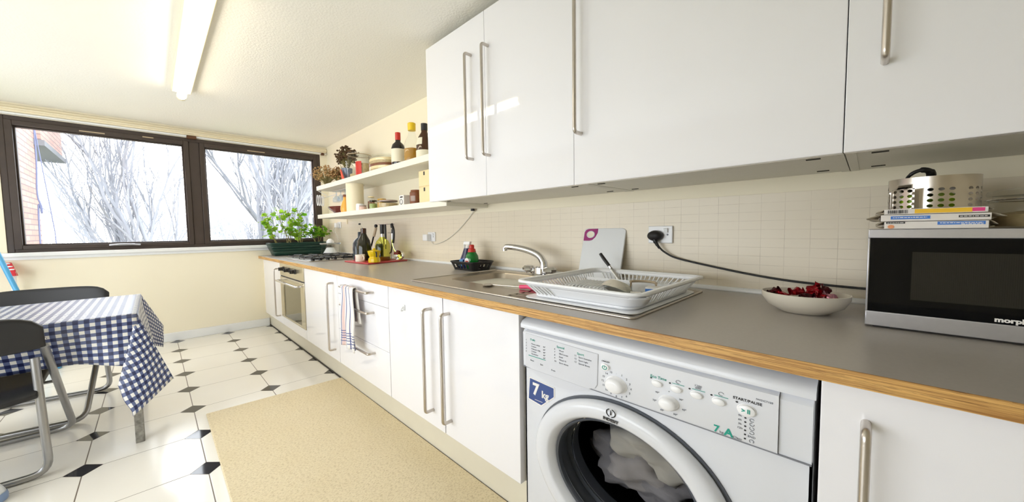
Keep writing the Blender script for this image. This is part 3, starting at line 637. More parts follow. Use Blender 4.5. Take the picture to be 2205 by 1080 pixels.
cloth_lump((3.510, FY+.215, .375), .075, .07, .045, 7, 'laundry_dark', 'laundry', 'small dark grey cloth at the upper left inside the washing machine drum')
#==SECTION:COUNTER
# ---------------------------------------------------------------- sink, tap
sk = E_('sink', 'stainless steel inset sink with bowl on the left and drainer on the right', 'sink', (3.1, -.33, H))
sx0, sx1, sy0, sy1 = 2.617, 3.583, -.553, -.088; bx0, bx1, by0, by1 = 2.705, 3.125, -.435, -.135
def rrect(x0, x1, y0, y1, r, n=6):
    out = []
    for (cx_, cy_, a0) in ((x1-r, y1-r, 0), (x0+r, y1-r, PI/2), (x0+r, y0+r, PI), (x1-r, y0+r, 1.5*PI)):
        for i in range(n+1): a = a0+PI/2*i/n; out.append((cx_+r*math.cos(a), cy_+r*math.sin(a)))
    return out
zt = H+.0035
m = MB(); hole = rrect(bx0, bx1, by0, by1, .05); n = len(hole)
def proj_out(p, x0, x1, y0, y1, c):
    d = (p[0]-c[0], p[1]-c[1]); k = min(((x1-c[0]) if d[0] > 0 else (x0-c[0]))/d[0] if abs(d[0]) > 1e-9 else 1e9, ((y1-c[1]) if d[1] > 0 else (y0-c[1]))/d[1] if abs(d[1]) > 1e-9 else 1e9)
    return (c[0]+d[0]*k, c[1]+d[1]*k)
cc = ((bx0+bx1)/2, (by0+by1)/2); xb = 3.17
outer = [proj_out(p, sx0, xb, sy0, sy1, cc) for p in hole]
for q in ((sx0, sy0), (xb, sy0), (sx0, sy1), (xb, sy1)): outer[min(range(n), key=lambda i: (outer[i][0]-q[0])**2+(outer[i][1]-q[1])**2)] = q
rings = [[(x, y, zt) for x, y in outer], [(x, y, zt) for x, y in hole]]
for (ins, z) in ((.004, zt-.006), (.010, H-.06), (.016, H-.095), (.03, H-.108), (.06, H-.110)):
    rings.append([(x, y, z) for x, y in rrect(bx0+ins, bx1-ins, by0+ins, by1-ins, .05-ins*.3)])
V = [q for r_ in rings for q in r_]; F = [(i*n+k, i*n+(k+1) % n, (i+1)*n+(k+1) % n, (i+1)*n+k) for i in range(len(rings)-1) for k in range(n)]; F.append(tuple((len(rings)-1)*n+k for k in range(n)))
# drop the corners of the outer ring exactly on the rectangle
m.add(V, F); m.add([(sx0, sy0, zt), (sx0, sy0, zt), (xb, sy0, zt)], [])
m.build('bowl', 'sink_steel', sk, smooth=40)
# drainer with ridges
ny = 90; P = []
for i in range(2):
    x = xb if i == 0 else sx1; P.append([(x, sy0+(sy1-sy0)*j/ny, zt-(.0022 if (3 < j < ny-3 and (j//3) % 2) else 0)) for j in range(ny+1)])
MB().grid(P).build('drainer', 'sink_steel', sk, smooth=60)
for t in range(2):
    pass
m = MB(); ring_ = [(sx0, sy0, zt-.001), (sx1, sy0, zt-.001), (sx1, sy1, zt-.001), (sx0, sy1, zt-.001)]
m.tube(roundpath([((sx0+sx1)/2, sy0, zt-.001)]+[ring_[1], ring_[2], ring_[3], ring_[0]]+[((sx0+sx1)/2, sy0, zt-.001)], .01), .0032, 8, cap=False); m.build('rim', 'brushed_steel', sk, smooth=60)
m = MB()
m.lathe((2.915, -.285, H-.1095), [(.0, .0), (.03, .0), (.035, .002), (.03, .003), (.02, .001), (0, .001)], 24); m.build('plug_hole', 'chrome', sk)
tp = E_('mixer_tap', 'chrome mixer tap with arched spout and two knobs behind the sink', 'tap', (2.935, -.112, zt))
ty_ = -.112
m = MB().lathe((2.935, ty_, zt), [(.026, 0), (.026, .006), (.02, .01), (.018, .034), (.012, .04), (0, .041)], 20, 1.5); m.tube([(2.885, ty_, zt+.02), (2.985, ty_, zt+.02)], .011, 12); m.build('tap_body', 'chrome', tp)
sp_pts = spline([(2.96, ty_, .684), (2.957, ty_, .712), (2.935, ty_-.004, .740), (2.893, ty_-.012, .758), (2.84, ty_-.028, .771), (2.79, -.04+ty_, .776), (2.774, ty_-.044, .775), (2.767, ty_-.045, .767), (2.767, ty_-.045, .757)], 6)
MB().tube(sp_pts, [.0175-.0055*min(1, k/36) for k in range(len(sp_pts))], 14).build('spout', 'chrome', tp, smooth=60)
for x, l in ((2.875, -1), (2.995, 1)):
    MB().lathe((x, ty_, zt+.006), [(.012, 0), (.014, .008), (.028, .015), (.029, .025), (.020, .035), (.008, .038), (0, .038)], 8, 1.1).build('tap_knob', 'chrome', tp, smooth=30)
# pink-handled dish brush lying from bowl to drainer
b_ = E_('dish_brush', 'pink-handled dish brush lying across the sink beside the draining rack', 'brush', (3.14, -.42, zt))
MB().tube(spline([(3.12, -.43, zt+.008), (3.17, -.415, zt+.011), (3.22, -.395, zt+.011), (3.27, -.375, zt+.010)], 5), [.007]*4+[.011]*8+[.009]*4, 10).build('handle', 'pink_plastic', b_, smooth=60)
MB().tube(spline([(3.125, -.43, zt+.008), (3.07, -.437, zt+.0065), (3.0, -.447, zt+.0055), (2.97, -.455, zt+.005)], 5), .003, 8).build('shaft', 'brushed_steel', b_, smooth=60)
MB().lathe((2.985, -.452, zt), [(0, .002), (.018, .002), (.021, .0045), (.018, .007), (0, .008)], 20).build('head', 'brushed_steel', b_)
# ---------------------------------------------------------------- draining rack
rk = E_('draining_rack', 'white plastic dish draining rack on the steel drainer', 'dish rack', (3.4, -.33, zt))
zb_ = zt+.006; zr = .704; rx0, rx1, ry0, ry1 = 3.205, 3.600, -.548, -.105; qx0, qx1, qy0, qy1 = 3.245, 3.562, -.51, -.14
tr = tag(MB().prism(rrect(3.225, 3.578, -.532, -.120, .03), zt+.0003, zt+.004, 'z').build('drip_tray', 'rack_white', bevel=.0015), 'flat white plastic drip tray under the draining rack', 'tray')
m = MB(); top = rrect(rx0, rx1, ry0, ry1, .04, 6); bot = rrect(qx0, qx1, qy0, qy1, .035, 6); top_in = rrect(rx0+.016, rx1-.016, ry0+.016, ry1-.016, .03, 6); N_ = len(top)
def lp(poly, z): return [(x, y, z) for x, y in poly]
def loft(m, A, Bq): n = len(A); m.add(A+Bq, [(i, (i+1) % n, n+(i+1) % n, n+i) for i in range(n)])
def sub(poly, step):
    out = []; L = len(poly)
    for i in range(L):
        a = Vector(poly[i]); b = Vector(poly[(i+1) % L]); k = max(1, int((b-a).length/step))
        for j in range(k): out.append(tuple(a+(b-a)*j/k))
    return out
m = MB(); loft(m, lp(top, zr-.005), lp(top, zr)); loft(m, lp(top, zr), lp(top_in, zr-.001)); loft(m, lp(top_in, zr-.001), lp([(x, y) for x, y in rrect(rx0+.019, rx1-.019, ry0+.019, ry1-.019, .03, 6)], zr-.014))
m.build('rim', 'rack_white', rk, smooth=40, solid=.0022)
m = MB(); a_ = rrect(rx0+.019, rx1-.019, ry0+.019, ry1-.019, .03, 6)
loft(m, lp(rrect(qx0, qx1, qy0, qy1, .035, 6), zb_+.008), lp(bot, zb_)); m.add(lp(bot, zb_), [tuple(range(len(bot)))])
m.build('base', 'rack_white', rk, smooth=40, solid=.002)
m = MB()
def lerp2(p, q, t): return p[0]+(q[0]-p[0])*t, p[1]+(q[1]-p[1])*t
def wall_bars(m, A0, A1, B0, B1, n):
    for i in range(n+1):
        t = i/n; a = lerp2(A0, A1, t); b = lerp2(B0, B1, t); m.tube([(a[0], a[1], zr-.013), (b[0], b[1], zb_+.006)], .0027, 6)
T = (rx0+.045, rx1-.045, ry0+.045, ry1-.045); Q = (qx0+.03, qx1-.03, qy0+.03, qy1-.03)
wall_bars(m, (T[0], ry0+.019), (T[0]+.075, ry0+.019), (Q[0], qy0), (Q[0]+.07, qy0), 5)
wall_bars(m, (rx1-.019, T[2]), (rx1-.019, T[3]), (qx1, Q[2]), (qx1, Q[3]), 20)
wall_bars(m, (rx0+.019, T[2]), (rx0+.019, T[3]), (qx0, Q[2]), (qx0, Q[3]), 24)
wall_bars(m, (T[0], ry1-.019), (T[1], ry1-.019), (Q[0], qy1), (Q[1], qy1), 20)
m.build('side_bars', 'rack_white', rk, smooth=60)
# solid translucent front panel
P = []
for k in range(7):
    f = k/6; row = []
    for i in range(33):
        t = .24+.90*i/32; bend = max(0, t-1.0)**2*1.9; a = lerp2((T[0], ry0+.019+bend), (T[1], ry0+.019+bend), t); b = lerp2((Q[0], qy0+bend), (Q[1]+.004, qy0+bend), t); row.append((a[0]+(b[0]-a[0])*f, a[1]+(b[1]-a[1])*f, zr-.013+(zb_+.006-zr+.013)*f))
    P.append(row)
MB().grid(P).build('front_panel', 'rack_white', rk, smooth=60, solid=.002)
m = MB()
for j in range(11):
    x = 3.30+.012*j; y0 = -.47; m.tube(roundpath([(x, -.43, zb_), (x+.008, -.43, zb_+.030), (x+.008, -.30, zb_+.030), (x, -.30, zb_)], .015, 4), .0022, 6)
m.build('plate_holder', 'rack_white', rk, smooth=60)
m = MB(); m.box(3.27, 3.55, -.256, -.252, zb_, zr-.014); m.build('divider', 'rack_white', rk, bevel=.001)
zc_ = zb_+.002
# things in the rack
g = MB().lathe((3.475, -.42, zc_), [(.020, .0), (.03, .004), (.036, .02), (.037, .04), (.0365, .04), (.035, .02), (.02, .005)], 20); tag(g.build('drinking_glass', 'jar_glass'), 'short clear glass standing in the front right of the draining rack', 'glass')
o = MB().lathe((0, 0, 0), [(.0001, .0), (.028, .0), (.040, .010), (.046, .024), (.045, .025), (.038, .012), (.026, .003), (.0001, .003)], 24).build('small_bowl', 'ceramic_bowl', None, solid=0)
for v in o.data.vertices: v.co = Euler((PI*.86, .15, 0)).to_matrix()@v.co
o.location = (3.445, -.355, zc_+.035); tag(o, 'pale upturned bowl leaning in the draining rack', 'bowl')
m = MB().tube(arc((3.49, -.31, zc_+.034), .038, .2, 3.0, 12, 'xy'), .0038, 8); m.tube([(3.452, -.30, zc_+.034), (3.45, -.30, zc_+.004)], .003, 6); m.tube([(3.527, -.30, zc_+.034), (3.525, -.30, zc_+.004)], .003, 6); tag(m.build('pan_ring', 'wood_handle', smooth=60), 'thin brownish ring handle lying in the draining rack', 'ring')
def carton(c, sz, rz, label):
    e = E_('small_carton', label, 'carton', c, 'cartons in the draining rack'); m = MB().rbox((c[0], c[1], c[2]+sz[2]/2), sz, (0, 0, rz)); m.build('box', 'paper_white', e, bevel=.001)
    MB().rbox((c[0], c[1], c[2]+sz[2]*.6), (sz[0]*1.01, sz[1]*1.02, sz[2]*.5), (0, 0, rz)).build('blue_band', 'label_blue', e, smooth=0)
carton((3.532, -.33, zc_), (.036, .03, .030), .2, 'white carton with bright blue band standing highest in the rack')
carton((3.515, -.40, zc_), (.026, .026, .022), .5, 'smaller white and blue carton low behind the rack rim')
m = MB(); kn = E_('kitchen_knife', 'black-handled knife standing on edge in the draining rack', 'knife', (3.31, -.13, .69))
MB().tube([(3.243, -.125, .760), (3.262, -.128, .739), (3.285, -.132, .716)], [.0058, .0066, .0060], 10, flat=.7).build('handle', 'black_plastic', kn, smooth=60)
MB().tube([(3.285, -.132, .716), (3.292, -.133, .709)], .0055, 10).build('bolster', 'chrome', kn)
MB().tube([(3.292, -.133, .709), (3.33, -.142, .670), (3.34, -.145, .664)], [.005, .005, .001], 8, flat=.2).build('blade', 'chrome', kn)
# cutting board leaning on the wall
cb = E_('cutting_board', 'white chopping board with magenta corner hole leaning on the tiles', 'chopping board', (3.19, -.06, .655))
def tilt(P, z0=.655, y0=-.062, s=.28): return [(x, y0+(z-z0)*s+dy, z) for (x, z, dy) in P]
out = []; x0, x1, z0, z1 = 3.098, 3.285, .655, .853
for (px_, pz_, a0) in ((x1-.02, z1-.014, 0), (x0+.012, z1-.008, PI/2), (x0+.02, z0+.014, PI), (x1-.02, z0+.014, 1.5*PI)):
    for i in range(6): a = a0+PI/2*i/5; r_ = .012 if a0 == PI/2 else .02; out.append((px_+r_*math.cos(a), pz_+r_*K*math.sin(a)))
n = len(out); V = tilt([(x, z, 0) for x, z in out])+tilt([(x, z, .008) for x, z in out]); m = MB(); m.add(V, [tuple(range(n)), tuple(range(2*n-1, n-1, -1))]+[(i, i+n, (i+1) % n+n, (i+1) % n) for i in range(n)]); m.build('board', 'board_white', cb, bevel=.002)
out = [(3.100, .803), (3.100, .838), (3.106, .848), (3.118, .852), (3.163, .8525), (3.163, .835), (3.155, .818), (3.142, .806), (3.128, .803)]
n = len(out); V = tilt([(x, z, -.0015) for x, z in out])+tilt([(x, z, .009) for x, z in out]); m = MB(); m.add(V, [tuple(range(n)), tuple(range(2*n-1, n-1, -1))]+[(i, i+n, (i+1) % n+n, (i+1) % n) for i in range(n)]); mg = m.build('corner_grip', 'magenta', cb, bevel=.002)
m = MB(); R_ = [(3.132+.0165*math.cos(2*PI*k/20), .829+.0165*K*math.sin(2*PI*k/20)) for k in range(20)]; V = tilt([(x, z, -.0022) for x, z in R_]); m.add(V, [tuple(range(20))]); m.build('hole', 'label_cream', mg, smooth=0)
m = MB().tube(tilt([(x, z, -.002) for x, z in [(3.132+.0175*math.cos(2*PI*k/20), .829+.0175*K*math.sin(2*PI*k/20)) for k in range(20)]]), .002, 6, closed=True); m.build('hole_ring', 'board_white', mg)
# ---------------------------------------------------------------- sockets and cables
def socket(x0, x1, z0, z1, label, sw=True):
    s_ = E_('wall_socket', label, 'socket', ((x0+x1)/2, 0, (z0+z1)/2), 'wall sockets'); B(x0, x1, -.012, -.004, z0, z1).build('faceplate', 'socket_white', s_, bevel=.003)
    if sw:
        MB().rbox((x0+(x1-x0)*.74, -.014, z0+(z1-z0)*.74), (.014, .008, .016), (.25, 0, 0)).build('switch', 'trim_white', s_, bevel=.001)
        MB().lathe((x0+(x1-x0)*.80, -.0125, z0+(z1-z0)*.5), [(.0035, 0), (.003, .001), (0, .0012)], 10, 1, 1, axis='y').build('screw', 'ink_grey', s_)
    return s_
socket(3.374, 3.461, .797, .859, 'white wall socket with black plug left of the microwave')
pg = E_('black_plug', 'black plug in the wall socket with cable running to the microwave', 'plug', (3.405, -.012, .823))
MB().lathe((3.404, -.0125, .824), [(.0, 0), (.026, 0), (.027, .01), (.024, .022), (.014, .028), (0, .03)], 24, 1, .72, axis='y').build('plug_body', 'black_plastic', pg, smooth=60)
MB().tube(spline([(3.405, -.03, .812), (3.413, -.03, .795), (3.422, -.026, .780)], 5), [.008]*4+[.006]*3+[.0048]*4, 10).build('strain_relief', 'black_plastic', pg, smooth=60)
MB().tube(spline([(3.420, -.026, .784), (3.436, -.022, .768), (3.468, -.018, .750), (3.52, -.014, .737), (3.60, -.012, .722), (3.69, -.012, .707), (3.78, -.012, .696), (3.87, -.013, .691), (3.96, -.016, .689), (4.05, -.02, .689)], 8), .0034, 8).build('cable', 'black_plastic', pg, smooth=60)
socket(1.885, 1.968, .786, .846, 'white wall socket with white adapter, in the middle of the worktop')
ad = E_('white_adapter', 'boxy white plug adapter in the middle wall socket with thin cable up to the shelf', 'adapter', (1.90, -.012, .815))
B(1.872, 1.925, -.045, -.0125, .790, .832).build('adapter_body', 'socket_white', ad, bevel=.004)
MB().tube(spline([(1.93, -.014, .785), (1.95, -.009, .768), (2.0, -.009, .773), (2.1, -.009, .80), (2.22, -.009, .857), (2.32, -.009, .925), (2.375, -.012, .968)], 8), .0022, 6).build('cable', 'cable_white', ad, smooth=60)
tag(MB().lathe((2.37, -.02, .962), [(0, 0), (.012, .0), (.012, .0118), (0, .0118)], 12).build('cable_clip', 'ink_black'), 'tiny dark cable clip under the lower shelf beside the wall cabinet', 'clip')
socket(.26, .345, .895, .955, 'white wall socket under the left end of the lower shelf')
wp = E_('white_plug', 'white plug with two dangling white cables in the socket by the window', 'plug', (.29, -.012, .92))
B(.265, .315, -.045, -.0125, .90, .945).build('plug_body', 'socket_white', wp, bevel=.006)
MB().tube(spline([(.29, -.04, .90), (.295, -.045, .86), (.33, -.03, .78), (.33, -.03, .70), (.33, -.03, .66)], 8), .003, 6).build('cable', 'cable_white', wp, smooth=60)
MB().tube(spline([(.27, -.04, .90), (.25, -.045, .88), (.24, -.04, .86), (.255, -.04, .85)], 6), .004, 6).build('cable', 'cable_white', wp, smooth=60)
struct(B(.486, .502, -.010, -.004, .93, .974).build('trim_8', 'trim_cream', smooth=0))
# ---------------------------------------------------------------- basket with bottles
bk = E_('plastic_basket', 'black plastic basket holding washing-up bottles left of the sink', 'basket', (2.46, -.13, H))
def slot_basket(parent, x0, x1, y0, y1, z0, z1, flare, mat):
    m = MB(); bot = rrect(x0, x1, y0, y1, .02, 4); top = rrect(x0-flare, x1+flare, y0-flare, y1+flare, .025, 4)
    m.add(lp(bot, z0), [tuple(range(len(bot)))]); A = sub(bot, .012); L = len(bot)
    def at(poly, z, k, t): a = poly[k]; b = poly[(k+1) % L]; return (a[0]+(b[0]-a[0])*t, a[1]+(b[1]-a[1])*t, z)
    zs = [(z0, 0), (z0+(z1-z0)*.2, .15), (z0+(z1-z0)*.75, .7), (z1, 1.0)]
    for k in range(L):
        nseg = max(1, int((Vector(bot[(k+1) % L])-Vector(bot[k])).length/.011))
        for s_ in range(nseg):
            for q in range(3):
                if q == 1 and nseg > 2 and s_ % 2: continue
                c4 = []
                for (tt, zz) in ((s_/nseg, zs[q]), ((s_+1)/nseg, zs[q]), ((s_+1)/nseg, zs[q+1]), (s_/nseg, zs[q+1])):
                    a = at(bot, 0, k, tt); b = at(top, 0, k, tt); f = zz[1]; c4.append((a[0]+(b[0]-a[0])*f, a[1]+(b[1]-a[1])*f, zz[0]))
                m.add(c4, [(0, 1, 2, 3)])
    m.build('sides', mat, parent, smooth=0, solid=.002)
    MB().tube([(x, y, z1+.0015*math.sin(x*40)) for x, y in top], .0035, 8, closed=True).build('rim', mat, parent, smooth=60)
slot_basket(bk, 2.392, 2.560, -.178, -.062, H+.0008, H+.042, .016, 'black_plastic')
bt = E_('dish_soap_bottle', 'green washing-up liquid bottle with red cap in the black basket', 'bottle', (2.485, -.125, H+.002))
MB().lathe((2.485, -.125, H+.003), [(0, 0), (.032, 0), (.036, .006), (.036, .050), (.033, .070), (.022, .088), (.015, .092), (0, .092)], 24, 1, .95).build('bottle', 'soap_green', bt)
MB().lathe((2.485, -.125, H+.092), [(0, 0), (.022, 0), (.019, .016), (.013, .019), (.013, .034), (.009, .038), (0, .038)], 18).build('cap', 'red_cap', bt)
MB().lathe((2.485, -.1592, H+.045), [(.018, -.003), (.018, .0008), (0, .0010)], 20, 1, 1.0, axis='y').build('label', 'paper_white', bt)
text('FAIRY', 'printed_text', 'red_cap', bt, (2.486, -.1606, H+.045), .010, 1.0, bold=.0004)
sp = E_('spray_bottle', 'dark blue spray cleaner bottle with white trigger in the black basket', 'bottle', (2.41, -.115, H+.002))
def skew(o, kx):
    for v in o.data.vertices: v.co.x += (v.co.z-H)*kx
    return o
skew(MB().lathe((2.408, -.115, H+.003), [(0, 0), (.030, 0), (.032, .006), (.031, .05), (.022, .078), (.019, .105), (.0, .107)], 20).build('bottle', 'soap_blue', sp), .28)
skew(MB().lathe((2.408, -.115, H+.058), [(.0305, 0), (.0255, .02), (.0205, .052), (0, .053)], 20).build('sleeve', 'soap_navy', sp), .28)
skew(MB().rbox((2.408, -.1465, H+.034), (.030, .004, .036)).build('label', 'label_lightblue', sp, bevel=.001), .28)
skew(MB().lathe((2.408, -.115, H+.108), [(0, 0), (.013, 0), (.013, .014), (.009, .018), (0, .018)], 16).build('collar', 'paper_white', sp), .28)
m = MB().rbox((2.398, -.115, H+.137), (.052, .016, .018)); m.rbox((2.377, -.115, H+.122), (.006, .010, .024), (0, -.4, 0)); skew(m.build('trigger', 'socket_white', sp, bevel=.003), .28)
# ---------------------------------------------------------------- wooden... red board and things on it
rb = tag(MB().prism([(1.40, -.372), (1.745, -.357), (1.69, -.055), (1.36, -.07)], H+.0005, H+.010, 'z').build('serving_board', 'board_red', bevel=.003), 'thin red board on the worktop carrying bottles, mug and utensils', 'board')
ZB = H+.0105
def bottle(name, c, prof, mat, label, group=None, n=24, cap=None, capmat=None, lab=None, labmat=None, sy=1):
    e = E_(name, label, 'bottle', c, group); MB().lathe(c, prof, n, 1, sy).build('glass_body', mat, e, smooth=50)
    if cap: MB().lathe((c[0], c[1], c[2]+cap[0]), cap[1], 16).build('cap', capmat, e)
    if lab: MB().lathe((c[0], c[1], c[2]), [(lab[0], lab[1]), (lab[0], lab[2])], n, 1, sy, cap=False).build('label', labmat, e)
    return e
e = bottle('oil_bottle', (1.475, -.265, ZB), [(0, 0), (.048, 0), (.050, .01), (.048, .09), (.040, .135), (.024, .165), (.017, .185), (.016, .215), (.018, .218), (0, .219)], 'bottle_dark', 'tall dark green bottle with pourer on the red board', cap=(.185, [(.0185, 0), (.0185, .032), (.012, .035), (0, .035)]), capmat='bottle_brown')
MB().tube([(1.470, -.270, ZB+.22), (1.452, -.277, ZB+.245)], .003, 8).build('pourer', 'chrome', e); MB().lathe((1.449, -.279, ZB+.242), [(0, 0), (.007, .001), (.008, .007), (.006, .012), (0, .013)], 12).build('pourer_cap', 'ink_black', e)
bottle('slate_bottle', (1.335, -.235, H+.0005), [(0, 0), (.048, 0), (.05, .01), (.049, .12), (.038, .145), (.014, .165), (.012, .205), (0, .206)], 'bottle_slate', 'blue-grey bottle half hidden behind the tall dark green bottle')
mg = E_('mug', 'cream mug with a red sign on the red board', 'mug', (1.575, -.335, ZB))
MB().lathe((1.575, -.335, ZB), [(0, 0), (.028, 0), (.030, .003), (.031, .046), (.029, .046), (.027, .006), (0, .005)], 24).build('cup', 'mug_cream', mg)
MB().tube(arc((1.606, -.328, ZB+.024), .014, -PI/2, PI/2, 10, 'xz'), .0035, 8).build('handle', 'mug_cream', mg, smooth=60)
m = MB(); a0, a1 = math.radians(200), math.radians(275)
for z in (.014, .022, .030): m.lathe((1.575, -.335, ZB+z), [(.0316, 0), (.0316, .005)], 8, cap=False, a0=a0, a1=a1)
m.build('red_sign', 'mug_red', mg)
mk = E_('moka_pot', 'squat yellow coffee pot with waisted body on the red board', 'coffee pot', (1.71, -.30, ZB))
MB().lathe((1.71, -.30, ZB), [(0, 0), (.036, 0), (.037, .012), (.034, .026), (.029, .032), (.029, .036), (.034, .045), (.040, .068), (.040, .073), (.020, .078), (0, .079)], 12).build('body', 'yellow_enamel', mk, smooth=20)
MB().lathe((1.71, -.30, ZB+.078), [(0, 0), (.006, 0), (.009, .006), (.006, .011), (0, .012)], 12).build('lid_knob', 'yellow_enamel', mk)
MB().tube(roundpath([(1.745, -.305, ZB+.066), (1.766, -.31, ZB+.064), (1.764, -.31, ZB+.035)], .008), .0045, 8).build('handle', 'black_plastic', mk, smooth=60)
jb = E_('glass_bottle', 'clear bottle with greenish oil between the coffee pot and the ladle', 'bottle', (1.60, -.19, ZB))
MB().lathe((1.60, -.19, ZB), [(.0001, 0), (.048, 0), (.05, .01), (.05, .10), (.04, .13), (.022, .15), (.018, .158)], 24).build('glass_body', 'oil_glass', jb)
MB().lathe((1.60, -.19, ZB+.002), [(0, 0), (.045, 0), (.046, .02), (0, .021)], 20).build('dark_contents', 'brown_food', jb);
sb = tag(MB().lathe((1.52, -.175, ZB), [(0, 0), (.026, 0), (.026, .095), (.02, .11), (0, .11)], 16).build('grey_canister', 'bottle_slate'), 'slim slate-grey canister behind the yellow coffee pot', 'canister')
us = E_('utensil_stand', 'thin wire stand with hanging utensils at the back of the red board', 'stand', (1.55, -.10, ZB))
m = MB(); m.tube([(1.54, -.10, ZB), (1.565, -.10, .86), (1.575, -.10, .905)], .0025, 6); m.tube([(1.36, -.12, .905), (1.45, -.10, .907), (1.60, -.10, .905)], .0025, 6); m.tube([(1.50, -.10, .845), (1.57, -.10, .845)], .002, 6); m.lathe((1.54, -.10, ZB), [(0, 0), (.05, 0), (.05, .004), (0, .005)], 20); m.build('frame', 'chrome', us, smooth=60)
def utensil(label, hp, hr, hmat, sp_, sr, smat, head=None):
    e = E_('utensil', label, 'utensil', hp[-1], 'utensils hanging on the stand'); MB().tube(spline(hp, 4), hr, 8, flat=.6).build('handle', hmat, e, smooth=60); MB().tube(spline(sp_, 4), sr, 8, flat=.5).build('shaft', smat, e, smooth=60)
    if head: head(e)
utensil('small knife with pale handle hanging leftmost on the utensil stand', [(1.385, -.135, .885), (1.372, -.137, .855), (1.355, -.14, .82)], .0105, 'wood_handle', [(1.352, -.14, .82), (1.335, -.142, .785), (1.315, -.145, .745)], .006, 'black_plastic')
MB().lathe((1.386, -.135, .885), [(0, 0), (.011, .003), (.012, .014), (.008, .022), (0, .023)], 12).build('hanging_knob', 'black_plastic', [o for o in C.objects if o.name == 'utensil'][0])
utensil('spatula with broad black handle in the middle of the utensil stand', [(1.462, -.125, .905), (1.462, -.126, .87), (1.465, -.127, .838)], .015, 'black_plastic', [(1.465, -.127, .838), (1.47, -.128, .79), (1.475, -.13, .745)], .010, 'chrome')
utensil('fork with slim black handle right of the spatula on the stand', [(1.492, -.115, .905), (1.494, -.116, .86), (1.496, -.117, .80)], .008, 'black_plastic', [(1.496, -.117, .80), (1.5, -.118, .76), (1.505, -.12, .73)], .006, 'chrome')
def ladle_head(e):
    MB().lathe((1.665, -.105, .692), [(.0001, -.03), (.030, -.027), (.052, -.012), (.062, .008), (.060, .010), (.050, -.009), (.029, -.023), (.0001, -.026)], 24, 1, .55, axis='y').build('bowl', 'chrome', e)
utensil('steel ladle with black curved handle at the right end of the stand', [(1.60, -.12, .907), (1.625, -.121, .87), (1.63, -.122, .83), (1.62, -.124, .775)], .009, 'black_plastic', [(1.61, -.122, .84), (1.612, -.124, .78), (1.62, -.118, .735), (1.635, -.112, .715)], .007, 'chrome', ladle_head)
utensil('skimmer with black handle hanging beside the steel ladle', [(1.578, -.11, .907), (1.583, -.11, .88)], .009, 'black_plastic', [(1.588, -.112, .87), (1.59, -.115, .79), (1.58, -.118, .72), (1.56, -.12, .70)], .005, 'black_plastic')
# ---------------------------------------------------------------- hob
hb = E_('gas_hob', 'steel gas hob with four burners and black pan supports above the oven', 'hob', (.88, -.3, H))
MB().prism(rrect(.60, 1.19, -.545, -.10, .02), H+.0005, H+.006, 'z').build('hob_plate', 'brushed_steel', hb, bevel=.002)
for bx_, by_, r_ in ((.745, -.43, .05), (1.04, -.43, .038), (.745, -.21, .038), (1.04, -.21, .055)):
    b2 = MB().lathe((bx_, by_, H+.006), [(r_, 0), (r_, .004), (r_*.8, .006), (r_*.8, .010), (r_*.7, .013), (0, .014)], 24).build('burner', 'cast_iron', hb)
for gx in (.745, 1.04):
    m = MB()
    for gy in (-.43, -.21):
        for a in range(4):
            t = a*PI/2+PI/4; c_, s_ = math.cos(t), math.sin(t); m.tube(roundpath([(gx+.125*c_, gy+.10*s_, H+.006), (gx+.115*c_, gy+.092*s_, H+.027), (gx+.03*c_, gy+.03*s_, H+.027)], .012, 3), .0048, 6)
    m.tube(rr_ := [(x, y, H+.021) for x, y in rrect(gx-.125, gx+.125, -.53, -.115, .03, 4)], .0042, 6, closed=True)
    m.build('pan_support', 'cast_iron', hb, smooth=60)
for k in range(4):
    MB().lathe((1.16, -.50+.05*k, H+.006), [(.012, 0), (.012, .010), (.008, .012), (0, .012)], 14).build('hob_knob', 'black_plastic', hb)
# ---------------------------------------------------------------- planter
pt = E_('planter', 'long dark green trough of herbs on the worktop by the window', 'planter', (.12, -.32, H))
A = rrect(.045, .185, -.525, -.115, .012, 3); Bp = rrect(.022, .208, -.565, -.088, .015, 3)
m = MB(); m.add(lp(A, H+.001), [tuple(range(len(A)))]); prev = (A, H+.001)
for f, z in ((.3, H+.04), (.36, H+.043), (.5, H+.06), (.56, H+.063), (.75, H+.085), (.8, H+.088), (.9, H+.102)):
    q = [(a[0]+(b[0]-a[0])*f, a[1]+(b[1]-a[1])*f) for a, b in zip(A, Bp)]; loft(m, lp(prev[0], prev[1]), lp(q, z)); prev = (q, z)
m.build('trough', 'planter_green', pt, smooth=30, solid=.003)
m = MB(); loft(m, lp(prev[0], .751), lp(Bp, .753)); loft(m, lp(Bp, .753), lp(Bp, .765)); loft(m, lp(Bp, .765), lp(rrect(.03, .2, -.557, -.096, .012, 3), .765)); m.build('rim', 'planter_green', pt, smooth=30, solid=.002)
MB().prism(rrect(.038, .192, -.545, -.104, .012, 3), .742, .752, 'z').build('earth', 'soil', pt, smooth=0)
